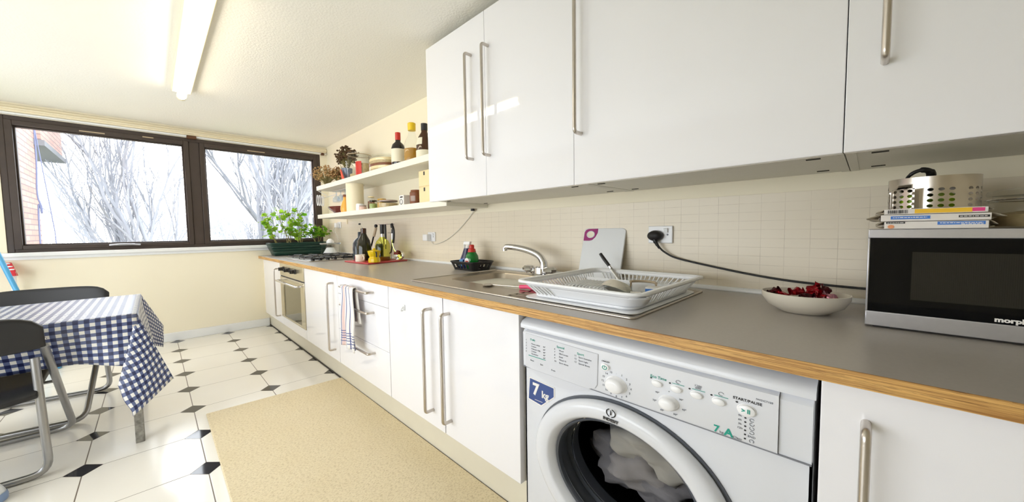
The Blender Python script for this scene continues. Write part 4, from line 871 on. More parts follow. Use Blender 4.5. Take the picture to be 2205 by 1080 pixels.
def leafy(name, base, stems, seed, nl, mats, label, lr=.021, group='herbs in the green trough'):
    rnd = random.Random(seed); e = E_(name, label, 'plant', base, group); ms = MB(); ml = MB(); md = MB()
    for (tx, ty2, tz) in stems:
        p0 = Vector(base)+Vector((rnd.uniform(-.01, .01), rnd.uniform(-.02, .02), 0)); p1 = Vector((tx, ty2, tz)); mid = (p0+p1)/2+Vector((rnd.uniform(-.02, .02), rnd.uniform(-.02, .02), .01)); pts = spline([p0, mid, p1], 6)
        ms.tube(pts, [.0032*(1-.5*k/(len(pts)-1)) for k in range(len(pts))], 5)
        for i in range(int(nl*1.7)):
            t = rnd.uniform(.35, 1.0) ** .7; a = pts[min(len(pts)-1, int(t*(len(pts)-1)))]
            c_ = a+Vector((rnd.gauss(0, .022), rnd.gauss(0, .028), rnd.gauss(.004, .018))); ms.tube([a, (a+c_)/2+Vector((0, 0, .004)), c_], .0012, 4, cap=False)
            r = lr*rnd.uniform(.55, 1.15); R = Euler((rnd.uniform(-.9, .9), rnd.uniform(-.9, .9), rnd.uniform(0, 6.3))).to_matrix(); nn = 15; V = [c_-R@Vector((0, 0, .002))]
            for k in range(nn):
                an = 2*PI*k/nn; q = r*(1+.16*math.cos(5*an)+.05*math.cos(10*an)); cup = .25*r*(math.cos(2.5*an)**2); V.append(c_+R@Vector((q*math.cos(an), q*math.sin(an), cup*.5)))
            (ml if rnd.random() < .72 else md).add(V, [(0, 1+k, 1+(k+1) % nn) for k in range(nn)])
    ms.build('stems', 'stem', e, smooth=60); ml.build('leaves', mats[0], e, smooth=80); md.build('leaves', mats[1], e, smooth=80)
G = ('leaf_green', 'leaf_deep')
leafy('herb_plant', (.12, -.50, .752), [(.12, -.585, .985), (.10, -.56, 1.03), (.15, -.53, .90)], 1, 11, G, 'bright green leafy herb leaning out over the left end of the trough')
leafy('herb_plant', (.12, -.40, .752), [(.11, -.47, 1.06), (.13, -.40, 1.075), (.15, -.37, .97), (.10, -.43, .93)], 2, 12, G, 'tallest bright green herb in the middle left of the trough')
leafy('herb_plant', (.13, -.31, .752), [(.12, -.32, 1.09), (.14, -.29, .99), (.12, -.27, .90), (.15, -.33, .86), (.1, -.36, .88)], 3, 10, G, 'bright green herb with a single tall tip right of the middle of the trough')
leafy('herb_plant', (.14, -.16, .752), [(.14, -.17, .93), (.15, -.12, .90), (.16, -.10, .87), (.13, -.20, .88)], 4, 12, ('leaf_deep', 'leaf_green'), 'compact deeper green herb at the right end of the trough')
# ---------------------------------------------------------------- citrus juicer
ju = E_('citrus_juicer', 'clear plastic citrus juicer standing in the corner behind the hob', 'juicer', (.42, -.13, H+.001))
MB().lathe((.40, -.13, H+.001), [(.0001, 0), (.075, 0), (.08, .01), (.085, .09), (.088, .095), (.086, .095), (.082, .09)], 28).build('jug', 'jar_glass', ju)
MB().lathe((.40, -.13, H+.097), [(.088, 0), (.088, .012), (.05, .014), (.045, .012), (0, .012)], 28).build('strainer', 'clear_plastic', ju)
MB().lathe((.40, -.13, H+.108), [(.035, 0), (.03, .02), (.015, .036), (0, .04)], 16).build('reamer', 'rack_white', ju); MB().lathe((.40, -.13, H+.006), [(.0, 0), (.065, 0), (.05, .03), (.03, .06), (0, .062)], 24).build('core', 'rack_white', ju)
MB().tube(arc((.485, -.145, H+.05), .03, -PI/2, PI/2, 10, 'xz'), .005, 8).build('handle', 'jar_glass', ju, smooth=60)
# ---------------------------------------------------------------- bowl of wrapped sweets
bw = tag(MB().lathe((3.843, -.215, H+.0005), [(.0001, 0), (.045, 0), (.048, .002), (.072, .016), (.082, .034), (.083, .045), (.0805, .0455), (.078, .036), (.068, .020), (.045, .008), (.0001, .006)], 48, 1, .92).build('ceramic_bowl', 'ceramic_bowl', smooth=60), 'shallow cream bowl holding red foil wrappers left of the microwave', 'bowl')
def wrapper(c, s_, seed, mat, label):
    rnd = random.Random(seed); P = []; n = 9; R = Euler((rnd.uniform(-.5, .5), rnd.uniform(-.6, .6), rnd.uniform(0, 3))).to_matrix()
    for i in range(n):
        u = i/(n-1)*2-1; row = []
        for j in range(n+1):
            a = 2*PI*j/n; r = s_*(.5+.3*math.cos(u*PI))*(1+.35*math.sin(a*3+seed+u*2)); r = r if abs(u) < .65 else s_*(.25+.6*(abs(u)-.65)/.35); q = Vector((u*s_*1.5, r*math.cos(a)*(1 if abs(u) < .65 else .25), r*math.sin(a)*.75)); q += Vector([rnd.uniform(-.12, .12)*s_ for _ in range(3)]) if j < n else Vector((0, 0, 0)); row.append(Vector(c)+R@q)
        row[-1] = row[0]; P.append(row)
    o = MB().grid(P).build('wrapped_sweet', mat, smooth=0); tag(o, label, 'sweet', 'wrapped sweets in the cream bowl')
zz = H+.030
wrapper((3.785, -.215, zz+.012), .014, 1, 'foil_dark', 'dark red twisted wrapper at the left rim of the bowl'); wrapper((3.808, -.225, zz+.006), .013, 2, 'foil_red', 'flat bright red wrapper second from the left in the bowl')
wrapper((3.830, -.215, zz+.016), .016, 3, 'foil_red', 'upright red foil wrapper standing alone left of the bowl centre'); wrapper((3.856, -.20, zz+.020), .017, 4, 'foil_red', 'large red wrapper rising highest in the bowl')
wrapper((3.850, -.235, zz+.008), .014, 5, 'foil_dark', 'dark red wrapper at the front of the bowl centre'); wrapper((3.874, -.225, zz+.012), .015, 6, 'foil_red', 'bright red wrapper right of the bowl centre')
wrapper((3.880, -.20, zz+.022), .013, 7, 'foil_dark', 'dark wrapper lying on top at the right of the heap'); wrapper((3.893, -.225, zz+.008), .014, 8, 'foil_pink', 'silvery pink wrapper at the right of the bowl')
wrapper((3.865, -.245, zz+.004), .012, 9, 'foil_pink', 'small pale pink wrapper at the front of the heap')
# ---------------------------------------------------------------- microwave
mw = E_('microwave', 'silver microwave with black glass door at the right end of the worktop', 'microwave', (4.19, -.15, H))
mx0, mx1, my, mz0, mz1 = 3.9465, 4.44, -.295, H+.007, .8425
B(mx0, mx1, my+.018, -.045, mz0, mz1-.001).build('casing', 'silver_paint', mw, bevel=.003)
m = MB(); m.box(mx0, mx1, my, my+.018, mz0-.003, .6815); m.box(mx0, mx1, my, my+.018, .8255, mz1); m.box(mx0, mx0+.0035, my, my+.018, .6815, .8255); m.box(mx1-.0035, mx1, my, my+.018, .6815, .8255)
m.build('front_frame', 'silver_paint', mw, bevel=.0015)
dg = B(mx0+.0035, mx1-.0035, my+.0008, my+.018, .6815, .8255).build('door_glass', 'black_gloss', mw, smooth=0)
B(4.006, 4.30, my+.0002, my+.001, .710, .800).build('screen', 'microwave_screen', dg, smooth=0)
text('morph', 'printed_text', 'paper_white', dg, (4.1025, my, .6885), .0108, 1.15, align='LEFT', bold=.0005)
for x, y in ((3.97, -.27), (4.41, -.27), (3.97, -.07), (4.41, -.07)): B(x-.012, x+.012, y-.012, y+.012, H+.0003, mz0+.001).build('foot', 'black_plastic', mw, smooth=0)
# flat cartons on the microwave
def flat_box(x0, x1, y0, y1, z0, z1, bands, label, sl=0, torn=((0, .02), (0, .02)), seed=0):
    rnd = random.Random(seed); e = E_('flat_carton', label, 'carton', ((x0+x1)/2, (y0+y1)/2, z0), 'flat cartons stacked on the microwave')
    B(x0, x1, y0, y1, z0, z1).build('sleeve', 'card_white', e, bevel=.0008)
    for side, xe in ((-1, x0), (1, x1)):
        L = torn[0 if side < 0 else 1]; m = MB(); zc2 = (z0+z1)/2
        for k, (zz0, up_) in enumerate(((z1-.0008, .5), (z0+.0012, -.3))):
            P = []
            for i in range(6):
                t = i/5; row = []
                for j in range(9):
                    v = j/8; yy = y0+.003+(y1-y0-.006)*v; l = L[1]*(.55+.45*math.sin(v*9+seed+k*2)); row.append((xe+side*(t*l-.0006), yy+side*t*.004, zz0-up_*t*t*(z1-z0)*.8+.0008*math.sin(7*v+3*t+seed)))
                P.append(row)
            m.grid(P)
        m.build('torn_flap', 'card_raw', e, smooth=60, solid=.0006)
    for (a, b, za, zb2, mat) in bands:
        B(x0+(x1-x0)*a, x0+(x1-x0)*b, y0-.0004, y0+.001, z0+(z1-z0)*za, z0+(z1-z0)*zb2).build('printed_band', mat, e, smooth=0)
    return e
z = mz1+.0008
e1 = flat_box(3.968, 4.092, -.288, -.10, z, z+.0135, [(.02, .22, .72, .98, 'ink_black'), (.54, .97, .50, .92, 'label_blue')], 'bottom flat white carton of the stack on the microwave', torn=((0, .012), (0, .012)), seed=1)
MB().lathe((3.977, -.2885, z+.004), [(.0045, -.001), (.0045, .0004), (0, .0005)], 14, 1, .8, axis='y').build('orange_dot', 'label_orange', e1)

def scribble(e, x0, x1, y, z, hh, mat, seed):
    rnd = random.Random(seed); m = MB(); x = x0
    while x < x1: w_ = rnd.uniform(.0015, .0045); m.box(x, min(x1, x+w_), y-.0006, y, z-hh/2, z+hh/2*rnd.uniform(.5, 1)); x += w_+.0009
    m.build('small_print', mat, e, smooth=0)
scribble(e1, 4.038, 4.086, -.2884, z+.0100, .0016, 'paper_white', 1); scribble(e1, 4.062, 4.086, -.2884, z+.0076, .0012, 'paper_white', 2); scribble(e1, 3.972, 3.994, -.2884, z+.0115, .0012, 'paper_white', 3)
e2 = flat_box(3.963, 4.094, -.290, -.105, z+.0143, z+.0265, [(.10, .48, .30, .78, 'label_blue'), (.73, .985, .40, .72, 'ink_black')], 'middle flat white carton with torn ends in the stack on the microwave', torn=((0, .022), (0, .018)), seed=2)
scribble(e2, 3.979, 4.022, -.2904, z+.0212, .0016, 'paper_white', 4); scribble(e2, 4.060, 4.090, -.2904, z+.0212, .0013, 'paper_white', 5)
e3 = flat_box(3.967, 4.090, -.292, -.11, z+.0273, z+.0370, [(.32, .86, .12, .9, 'label_yellow'), (.86, .97, .22, .86, 'label_pink')], 'top flat carton with yellow and pink stripe on the microwave', torn=((0, .012), (0, .012)), seed=3)
m = MB(); rnd = random.Random(5); xx = 3.972
while xx < 3.998:
    w_ = rnd.choice((.0005, .0008, .0013)); m.box(xx, xx+w_, -.2926, -.2915, z+.0290, z+.0353); xx += w_+rnd.choice((.0006, .001))
m.build('barcode', 'ink_black', e3, smooth=0)
zt3 = z+.0378
for nm, r_, x_, y_ in (): pass
# perforated steel pot
cd = E_('cutlery_drainer', 'perforated stainless steel pot with green scourers on the cartons', 'drainer', (4.035, -.185, zt3))
def perforated(parent, c, r, h, cols, rows_, name='pot', sy=1.0, lean=0):
    m = MB(); z0 = c[2]; nA = 28; NR = 6
    ch = rows_[-1]+1
    for i in range(nA):
        for k in range(NR):
            a0, a1 = 2*PI*i/nA, 2*PI*(i+1)/nA; za, zb3 = z0+h*k/NR, z0+h*(k+1)/NR
            def pt_(u, v): a = a0+(a1-a0)*u; return (c[0]+r*math.cos(a), c[1]+r*sy*math.sin(a), za+(zb3-za)*v)
            if (i % 4) in cols and k in rows_:
                n8 = 16; sq = []; ci = []
                for q in range(n8):
                    t = 2*PI*q/n8+PI/4; cx_, cy_ = math.cos(t), math.sin(t); mxx = max(abs(cx_), abs(cy_)); sq.append(pt_(.5+.5*cx_/mxx, .5+.5*cy_/mxx)); ci.append(pt_(.5+.30*cx_, .5+.30*cy_))
                m.add(sq+ci, [(q, (q+1) % n8, n8+(q+1) % n8, n8+q) for q in range(n8)])
            else: m.add([pt_(0, 0), pt_(1, 0), pt_(1, 1), pt_(0, 1)], [(0, 1, 2, 3)])
    return m.build(name, 'brushed_steel', parent, smooth=40, weld=True)
perforated(cd, (4.035, -.185, zt3), .0615, .062, (0, 1, 2), (0, 1, 2, 3), sy=.9)
MB().lathe((4.035, -.185, zt3), [(0, 0), (.060, 0), (.060, .001), (0, .001)], 32, 1, .9).build('base', 'brushed_steel', cd)
for x, y, lab in ((4.010, -.205, 'green scourer low on the left inside the perforated steel pot'), (4.050, -.175, 'green scourer on the right inside the perforated steel pot')):
    tag(MB().lathe((x, y, zt3+.002), [(0, 0), (.018, .002), (.022, .012), (.02, .024), (.01, .03), (0, .03)], 14).build('green_scourer', 'lime_green'), lab, 'scourer', 'scourers in the steel pot')
tag(MB().tube(spline([(4.0, -.18, zt3+.004), (3.998, -.195, zt3+.055), (4.004, -.205, zt3+.071), (4.018, -.205, zt3+.078), (4.03, -.195, zt3+.074), (4.032, -.185, zt3+.060), (4.03, -.18, zt3+.02)], 6), [.003]*6+[.003]*6+[.0035]*6+[.0055]*6+[.007]*6+[.006]*7, 10).build('utensil', 'black_plastic', smooth=60), 'curved black utensil handle sticking up from the perforated steel pot', 'utensil')
jr = E_('clip_jar', 'large clear glass clip-top jar lying behind the cartons on the microwave', 'jar', (4.18, -.14, mz1+.001))
MB().lathe((4.175, -.14, mz1+.001), [(.0001, 0), (.062, 0), (.068, .008), (.070, .03), (.067, .045), (.060, .052), (.060, .058)], 32).build('glass_body', 'jar_glass', jr)
MB().lathe((4.175, -.14, mz1+.060), [(.066, 0), (.068, .004), (.066, .009), (.05, .013), (.0001, .014)], 32).build('lid', 'jar_glass', jr)
MB().tube([(4.175+.069*math.cos(2*PI*k/28), -.14+.069*math.sin(2*PI*k/28), mz1+.052) for k in range(28)], .0014, 6, closed=True).build('wire_clip', 'chrome', jr)
MB().lathe((4.175, -.14, mz1+.003), [(0, 0), (.060, 0), (.062, .022), (.03, .028), (0, .028)], 24).build('contents', 'jar_food', jr)
# ---------------------------------------------------------------- tea towel on the top drawer handle
P = []; UV = []; nu, nv = 26, 30
def tw(u, v):   # v 1 top .. 0 bottom on the front
    w_ = .145+.03*(1-v); x = 2.115+w_*u+.006*math.sin(9*v+u*3); y = DY-.046-.013*math.sin(u*15+.8*v)*(.35+.65*(1-v))-.006*(1-v); z = .586-(1-v)*.280-.010*u*(1-v)
    return (x, y, z)
for i in range(nv+1):
    v = 1-i/nv; P.append([tw(j/nu, v) for j in range(nu+1)]); UV.append([(j/nu, v) for j in range(nu+1)])
Pb = []; UVb = []
for i in range(12):
    t = i/11; row = []; ur = []
    for j in range(nu+1):
        u = j/nu; a = PI*min(1, t*2.2); f = tw(u, 1); yy = -.042+.0; 
        if t < .45: row.append((f[0], f[1]+(.022)*(1-math.cos(a))/2*1.0, f[2]+.008*math.sin(a)))
        else: d_ = (t-.45)/.55; row.append((f[0]+.035*d_*(u), f[1]+.020, f[2]-.16*d_))
        ur.append((u, 1-t*.5))
    Pb.append(row); UVb.append(ur)
m = MB(); m.grid(P, UV); m.grid(Pb, UVb); tag(m.build('tea_towel', 'tea_towel_cloth', smooth=80, solid=.0012), 'white tea towel with blue and pink stripes hanging on the top drawer handle', 'towel')
#==SECTION:SHELFSTUFF
# ---------------------------------------------------------------- things on the upper shelf
Z2 = 1.2513; Z1 = 1.0073
bottle('wine_bottle', (1.86, -.19, Z2), [(0, 0), (.040, 0), (.042, .006), (.042, .115), (.034, .138), (.016, .155), (.014, .195), (0, .196)], 'bottle_black', 'dark wine bottle with white label and red top on the upper shelf', 'bottles on the upper shelf', cap=(.165, [(.0165, 0), (.0165, .046), (.010, .048), (0, .048)]), capmat='red_cap', lab=(.0428, .028, .108), labmat='label_cream')
e = bottle('spirit_bottle', (1.985, -.165, Z2), [(.0001, 0), (.050, 0), (.054, .008), (.052, .09), (.040, .14), (.022, .175), (.018, .205)], 'jar_glass', 'tall clear bottle with yellow cap and amber contents on the upper shelf', 'bottles on the upper shelf', cap=(.203, [(.023, 0), (.024, .042), (.018, .046), (0, .046)]), capmat='yellow_cap')
MB().lathe((1.985, -.165, Z2+.002), [(0, 0), (.047, .001), (.049, .05), (.048, .09), (0, .105)], 24).build('contents', 'amber', e)
e = bottle('brown_bottle', (2.14, -.175, Z2), [(0, 0), (.046, 0), (.048, .008), (.046, .09), (.036, .13), (.018, .16), (.016, .19), (0, .191)], 'bottle_brown', 'brown glass bottle with dark cap beside the wall cabinet on the upper shelf', 'bottles on the upper shelf', cap=(.170, [(.0185, 0), (.0185, .038), (0, .039)]), capmat='ink_black', lab=(.0485, .01, .055), labmat='label_cream')
MB().lathe((2.14, -.175, Z2), [(.0475, .085), (.038, .125)], 10, cap=False, a0=math.radians(215), a1=math.radians(310)).build('label', 'label_cream', e)
bottle('green_bottle', (1.72, -.12, Z2), [(0, 0), (.026, 0), (.027, .07), (.016, .10), (.010, .13), (0, .131)], 'oil_glass', 'small pale green bottle half hidden behind the dark wine bottle', 'bottles on the upper shelf', cap=(.128, [(.011, 0), (.011, .02), (0, .02)]), capmat='wood_pale')
jb = E_('wide_jar', 'wide glass jar of layered dry food on the upper shelf', 'jar', (1.60, -.17, Z2), 'jars on the upper shelf')
MB().lathe((1.60, -.17, Z2), [(.0001, 0), (.10, 0), (.105, .01), (.105, .085), (.10, .10)], 32, 1.25, .75).build('glass_body', 'jar_glass', jb)
MB().lathe((1.60, -.17, Z2+.1), [(.105, 0), (.105, .008), (.09, .012), (0, .012)], 32, 1.25, .75).build('lid', 'jar_glass', jb)
for k, mt in enumerate(('jar_food', 'wood_pale', 'brown_food', 'jar_food', 'wood_pale')): MB().lathe((1.60, -.17, Z2+.002+.017*k), [(0, 0), (.100, 0), (.101, .008), (.100, .0165), (0, .0165)], 28, 1.25, .75).build('food_layer', mt, jb)
jb = E_('clip_jar', 'tall glass clip-top jar with white handle and wooden rim on the upper shelf', 'jar', (1.22, -.17, Z2), 'jars on the upper shelf')
MB().lathe((1.22, -.17, Z2), [(.0001, 0), (.080, 0), (.086, .008), (.086, .14), (.076, .170), (.076, .175)], 28).build('glass_body', 'jar_glass', jb); MB().lathe((1.22, -.17, Z2+.175), [(.082, 0), (.084, .006), (.08, .014), (0, .018)], 28).build('lid', 'jar_glass', jb)
MB().tube([(1.22+.084*math.cos(2*PI*k/24), -.17+.084*math.sin(2*PI*k/24), Z2+.174) for k in range(24)], .003, 6, closed=True).build('rubber_ring', 'wood_handle', jb)
MB().lathe((1.22, -.17, Z2+.002), [(0, 0), (.068, 0), (.068, .03), (0, .032)], 24).build('contents', 'jar_food', jb)
m = MB(); 
for k in range(3): m.tube([(1.142, -.225, Z2+.115-.018*k), (1.158, -.240, Z2+.12-.018*k), (1.188, -.256, Z2+.125-.018*k)], .0035, 6)
m.build('clip_wire', 'rack_white', jb)
rj = E_('red_label_jar', 'glass jar with tall red label on the upper shelf', 'jar', (1.37, -.20, Z2), 'jars on the upper shelf')
MB().lathe((1.37, -.20, Z2), [(.0001, 0), (.052, 0), (.055, .006), (.054, .10), (.046, .115), (.046, .12), (.0001, .122)], 24).build('glass_body', 'jar_glass', rj)
MB().lathe((1.37, -.20, Z2), [(.0565, .004), (.0558, .098)], 12, cap=False, a0=math.radians(235), a1=math.radians(320)).build('label', 'red_cap', rj); MB().lathe((1.37, -.20, Z2+.002), [(0, 0), (.049, 0), (.049, .085), (0, .086)], 20).build('contents', 'jar_food', rj)
def dried(name, base, r, h, seed, mats, label, n=90, hs=.011, up_=1.0):
    rnd = random.Random(seed); e = E_(name, label, 'dried flowers', base, 'dried flowers on the upper shelf'); ms = MB(); mh = [MB(), MB()]
    for i in range(n):
        a = rnd.uniform(0, 2*PI); t = rnd.random()**.5; q = Vector(base)+Vector((r*t*math.cos(a), r*.75*t*math.sin(a), h*(.45+.55*rnd.random())*(1-.35*t))); b0 = Vector(base)+Vector((rnd.uniform(-.01, .01), rnd.uniform(-.01, .01), .002))
        ms.tube([b0, (b0+q)/2+Vector((0, 0, h*.05)), q], .0012, 3, cap=False)
        for k in range(2):
            c_ = q+Vector((rnd.gauss(0, .008), rnd.gauss(0, .008), rnd.gauss(0, .008))); s_ = hs*rnd.uniform(.5, 1.3); mh[rnd.randint(0, 1)].lathe(c_-Vector((0, 0, s_/2)), [(0, 0), (s_*.7, s_*.3), (s_*.5, s_*.8), (0, s_)], 5)
    ms.build('stems', 'stem', e, smooth=60); mh[0].build('flower_heads', mats[0], e, smooth=0); mh[1].build('flower_heads', mats[1], e, smooth=0); return e
dried('dried_flowers', (.60, -.20, Z2), .15, .20, 1, ('dried_tan', 'dried_tan'), 'bunch of tan dried flowers at the left end of the upper shelf', 150, .012)
dried('dried_flowers', (.78, -.13, Z2), .10, .19, 5, ('dried_pale', 'dried_pale'), 'bunch of pale whitish dried flowers near the left end of the upper shelf', 60, .008)
dried('dried_flowers', (.87, -.20, Z2), .085, .14, 2, ('dried_brown', 'dried_tan'), 'bunch of rusty brown dried flowers beside the tan bunch', 110, .012)
vs_e = tag(MB().lathe((1.03, -.19, Z2), [(.0001, 0), (.030, 0), (.034, .01), (.040, .10), (.038, .10), (.03, .012)], 20).build('vase', 'vase_slate'), 'slate blue vase with dark dried flowers on the upper shelf', 'vase')
dried('dried_flowers', (1.03, -.19, Z2+.09), .09, .20, 3, ('dried_dark', 'dried_dark'), 'tall bunch of dark brown dried flowers standing in the slate vase', 260, .013)
tag(MB().prism([(1.06, Z2+.001), (1.11, Z2+.001), (1.045, Z2+.085), (1.03, Z2+.085)], -.244, -.238).build('gift_tag', 'ribbon_red', bevel=.001), 'red and white tag leaning beside the slate vase', 'tag')
# ---------------------------------------------------------------- things on the lower shelf
tag(MB().lathe((.80, -.165, Z1), [(.0001, 0), (.06, 0), (.07, .004), (.125, .035), (.15, .058), (.147, .059), (.12, .040), (.065, .010), (.0001, .008)], 40, 1.0, .62).build('dark_bowl', 'bowl_brown', smooth=60), 'wide reddish-brown glazed bowl at the left end of the lower shelf', 'bowl')
e = bottle('juice_bottle', (1.06, -.225, Z1), [(.0001, 0), (.032, 0), (.036, .02), (.034, .045), (.022, .08), (.014, .10), (.013, .125)], 'orange_juice', 'orange bottle beside the cream post on the lower shelf', cap=(.118, [(.015, 0), (.015, .018), (0, .019)]), capmat='brown_food')
def jar(x, y, r, h, glass, fill, lid, label, lh=.008, sx=1):
    e = E_('small_jar', label, 'jar', (x, y, Z1), 'small jars on the lower shelf'); MB().lathe((x, y, Z1), [(.0001, 0), (r, 0), (r*1.03, .004), (r, h*.85), (r*.85, h)], 20, sx).build('glass_body', glass, e)
    if fill: MB().lathe((x, y, Z1+.002), [(0, 0), (r*.92, 0), (r*.92, h*.7), (0, h*.72)], 18, sx).build('contents', fill, e)
    if lid: MB().lathe((x, y, Z1+h), [(r*.9, 0), (r*.9, lh), (0, lh+.001)], 18, sx).build('lid', lid, e)
jar(1.31, -.13, .026, .10, 'jar_glass', 'brown_food', 'wood_pale', 'tall jar of brown spice just right of the cream post')
jar(1.325, -.22, .028, .05, 'rack_white', None, None, 'low white pot in front of the tall spice jar'); jar(1.395, -.23, .026, .026, 'pinkish', None, 'lid_mauve', 'small flat pinkish pot on the lower shelf')
jar(1.50, -.20, .028, .055, 'jar_glass', 'spice_green', 'bottle_dark', 'small jar of green herbs with dark lid on the lower shelf'); jar(1.57, -.17, .032, .062, 'jar_glass', 'spice_yellow', 'spice_yellow', 'small jar of yellow spice on the lower shelf')
jar(1.73, -.20, .062, .038, 'jar_glass', 'jar_food', 'lid_mauve', 'wide low jar with greyish lid in the middle of the lower shelf', .010); jar(1.86, -.13, .028, .03, 'jar_glass', 'jar_food', 'wood_pale', 'low pale jar behind the wide low jar')
wb = E_('white_tin', 'white tin with black lid knob and round black emblem on the lower shelf', 'tin', (1.96, -.215, Z1)); B(1.935, 1.99, -.235, -.19, Z1, Z1+.062).build('tin_body', 'paper_white', wb, bevel=.004)
MB().tube(arc((1.962, -.2358, Z1+.022), .015, 0, 2*PI, 20, 'xz', .015), .0016, 6).build('emblem', 'ink_black', wb); B(1.95, 1.98, -.2358, -.2345, Z1+.046, Z1+.054).build('emblem_bar', 'ink_black', wb, smooth=0)
bj = E_('brown_jar', 'dark brown jar with white print beside the wooden drawers', 'jar', (2.06, -.19, Z1)); MB().lathe((2.06, -.19, Z1), [(.0001, 0), (.036, 0), (.038, .005), (.038, .07), (.032, .078), (.032, .085), (0, .086)], 24).build('jar_body', 'brown_food', bj); MB().lathe((2.06, -.19, Z1+.02), [(.0388, 0), (.0388, .03)], 8, cap=False, a0=math.radians(270), a1=math.radians(320)).build('label', 'lid_mauve', bj)
jar(2.10, -.11, .034, .13, 'jar_glass', None, 'wood_pale', 'tall clear jar with pale lid behind the dark brown jar', .03)
wd = E_('mini_drawers', 'small pale wooden box with two drawers beside the wall cabinet', 'drawer box', (2.31, -.15, Z1)); B(2.15, 2.34, -.225, -.05, Z1, Z1+.178).build('case', 'wood_pale', wd, bevel=.001)
for k in range(2):
    d = B(2.156, 2.334, -.2285, -.225, Z1+.005+.087*k, Z1+.086+.087*k).build('drawer', 'wood_pale', wd, bevel=.001); B(2.205, 2.219, -.2292, -.2275, Z1+.064+.087*k, Z1+.084+.087*k).build('finger_notch', 'ink_black', d, bevel=.0003)
# stem glasses hanging under the upper shelf
gr = tag(MB().tube([(.60, -.16, 1.2125), (1.15, -.16, 1.2125)], .0022, 6).tube([(.60, -.11, 1.2125), (1.15, -.11, 1.2125)], .0022, 6).build('glass_rail', 'brushed_steel'), 'pair of thin rails under the left half of the upper shelf', 'rail')
labs = ['leftmost of the stem glasses hanging under the upper shelf', 'second from the left of the hanging stem glasses', 'third from the left of the hanging stem glasses', 'fourth from the left of the hanging stem glasses, above the orange bottle']
def hglass(x, y, label):
    e = E_('stem_glass', label, 'glass', (x, y, 1.21), 'stem glasses hanging under the upper shelf')
    MB().lathe((x, y, 1.2095), [(.0001, 0), (.03, -.001), (.03, -.003), (.004, -.007), (.0035, -.032), (.014, -.040), (.028, -.054), (.032, -.075), (.028, -.092)], 20).build('glass', 'glass_blue', e)
for i in range(4): hglass(.62+.105*i, -.135, labs[i])
rk2 = E_('cup_hook_rack', 'small wire rack of looped hooks at the left end under the upper shelf', 'hook rack', (.50, -.2, 1.2))
m = MB()
for k in range(4): m.tube([(.475+.02*math.sin(a*PI/8)+.016*k, -.20-.02*k, 1.135+.045*math.cos(a*PI/8)) for a in range(16)], .0032, 6, closed=True)
m.tube([(.49, -.25, 1.225), (.50, -.17, 1.18)], .003, 6); m.tube([(.53, -.24, 1.18), (.47, -.20, 1.16), (.51, -.12, 1.19), (.545, -.1, 1.2)], .003, 6)
m.build('wire', 'rack_white', rk2, smooth=60)
#==SECTION:TABLE
# ---------------------------------------------------------------- table and cloth
TX0, TX1, TY0, TY1, TZ = 1.165, 1.855, -2.60, -1.36, .5335
tb = E_('dining_table', 'table under a gingham cloth with worn square metal legs', 'table', (1.5, -2.0, 0))
B(TX0, TX1, TY0, TY1, TZ-.022, TZ-.0015).build('tabletop', 'wood_pale', tb, bevel=.003)
for x, y in ((TX1-.03, TY1-.02), (TX0+.03, TY1-.02), (TX1-.03, TY0+.03), (TX0+.03, TY0+.03)):
    B(x-.0225, x+.0225, y-.005, y+.022, 0, TZ-.0225).build('leg', 'worn_metal', tb, bevel=.002)
cl = MB(); AX, AY, AZ = TX1+.004, TY1+.004, TZ+.001
# top
nx, nyy = 24, 40
cl.grid([[(TX0-.004+(AX-TX0+.004)*i/nx, TY0+(AY-TY0)*j/nyy, AZ+.0006*math.sin(j*.8)*math.sin(i*.9)) for j in range(nyy+1)] for i in range(nx+1)], [[(-(AX-TX0)*(1-i/nx), -(AY-TY0)*(1-j/nyy)) for j in range(nyy+1)] for i in range(nx+1)])
# near long side hanging down (towards +x); d = distance down the cloth
def nearside(s, d):   # s distance from the corner along -y, d drop
    fold = .007*math.sin(s*22+1)+.004*math.sin(s*47); k = d/.22; near = math.exp(-s/.07)
    q_ = max(0, min(1, (s-.07)/.12)); tuck = .078*q_*q_*(3-2*q_)*max(0, (k-.18)/.6)
    return (AX+.002+(.005+.020*near)*k+fold*k*(.3+.7*near)-tuck, AY-s, AZ-d*.985)
def drop(s): return .180+.042*math.exp(-s/.06)
D1 = .222
cl.grid([[nearside(1.2*(1-j/70)**1.0, drop(1.2*(1-j/70))*i/10) for j in range(71)] for i in range(11)], [[(drop(1.2*(1-j/70))*i/10, -1.2*(1-j/70)) for j in range(71)] for i in range(11)])
# corner wedges as bilinear patches: (world point, cloth coordinate)
def patch(cl, A, Bq, Cq, Dq, n=14, bulge=(0, 0, 0), wob=.006, flip=False):
    """A apex, then B, C, D round the patch"""
    P = []; U = []
    for i in range(n+1):
        s = i/n; row = []; ur = []
        for j in range(n+1):
            t = j/n; w_ = ((1-s)*(1-t), s*(1-t), s*t, (1-s)*t)
            p = Vector((0, 0, 0)); q = Vector((0, 0))
            for ww, X in zip(w_, (A, Bq, Cq, Dq)): p += Vector(X[0])*ww; q += Vector(X[1])*ww
            b = math.sin(PI*s)*math.sin(PI*t); p += Vector(bulge)*b+Vector((.3, .7, .0))*wob*math.sin(7*t+2*s)*s*t
            row.append(tuple(p)); ur.append(tuple(q))
        P.append(row); U.append(ur)
    cl.grid(P, U)
S2 = .33
Aq = ((AX, AY, AZ), (0, 0)); P1 = ((1.905, -1.418, .272), (D1, S2*.66)); Cc = ((1.945, -1.385, .150), (D1, S2)); P2 = ((1.900, -1.262, .252), (-.02, S2))
Pm = ((1.890, -1.40, .300), (D1, 0.0))
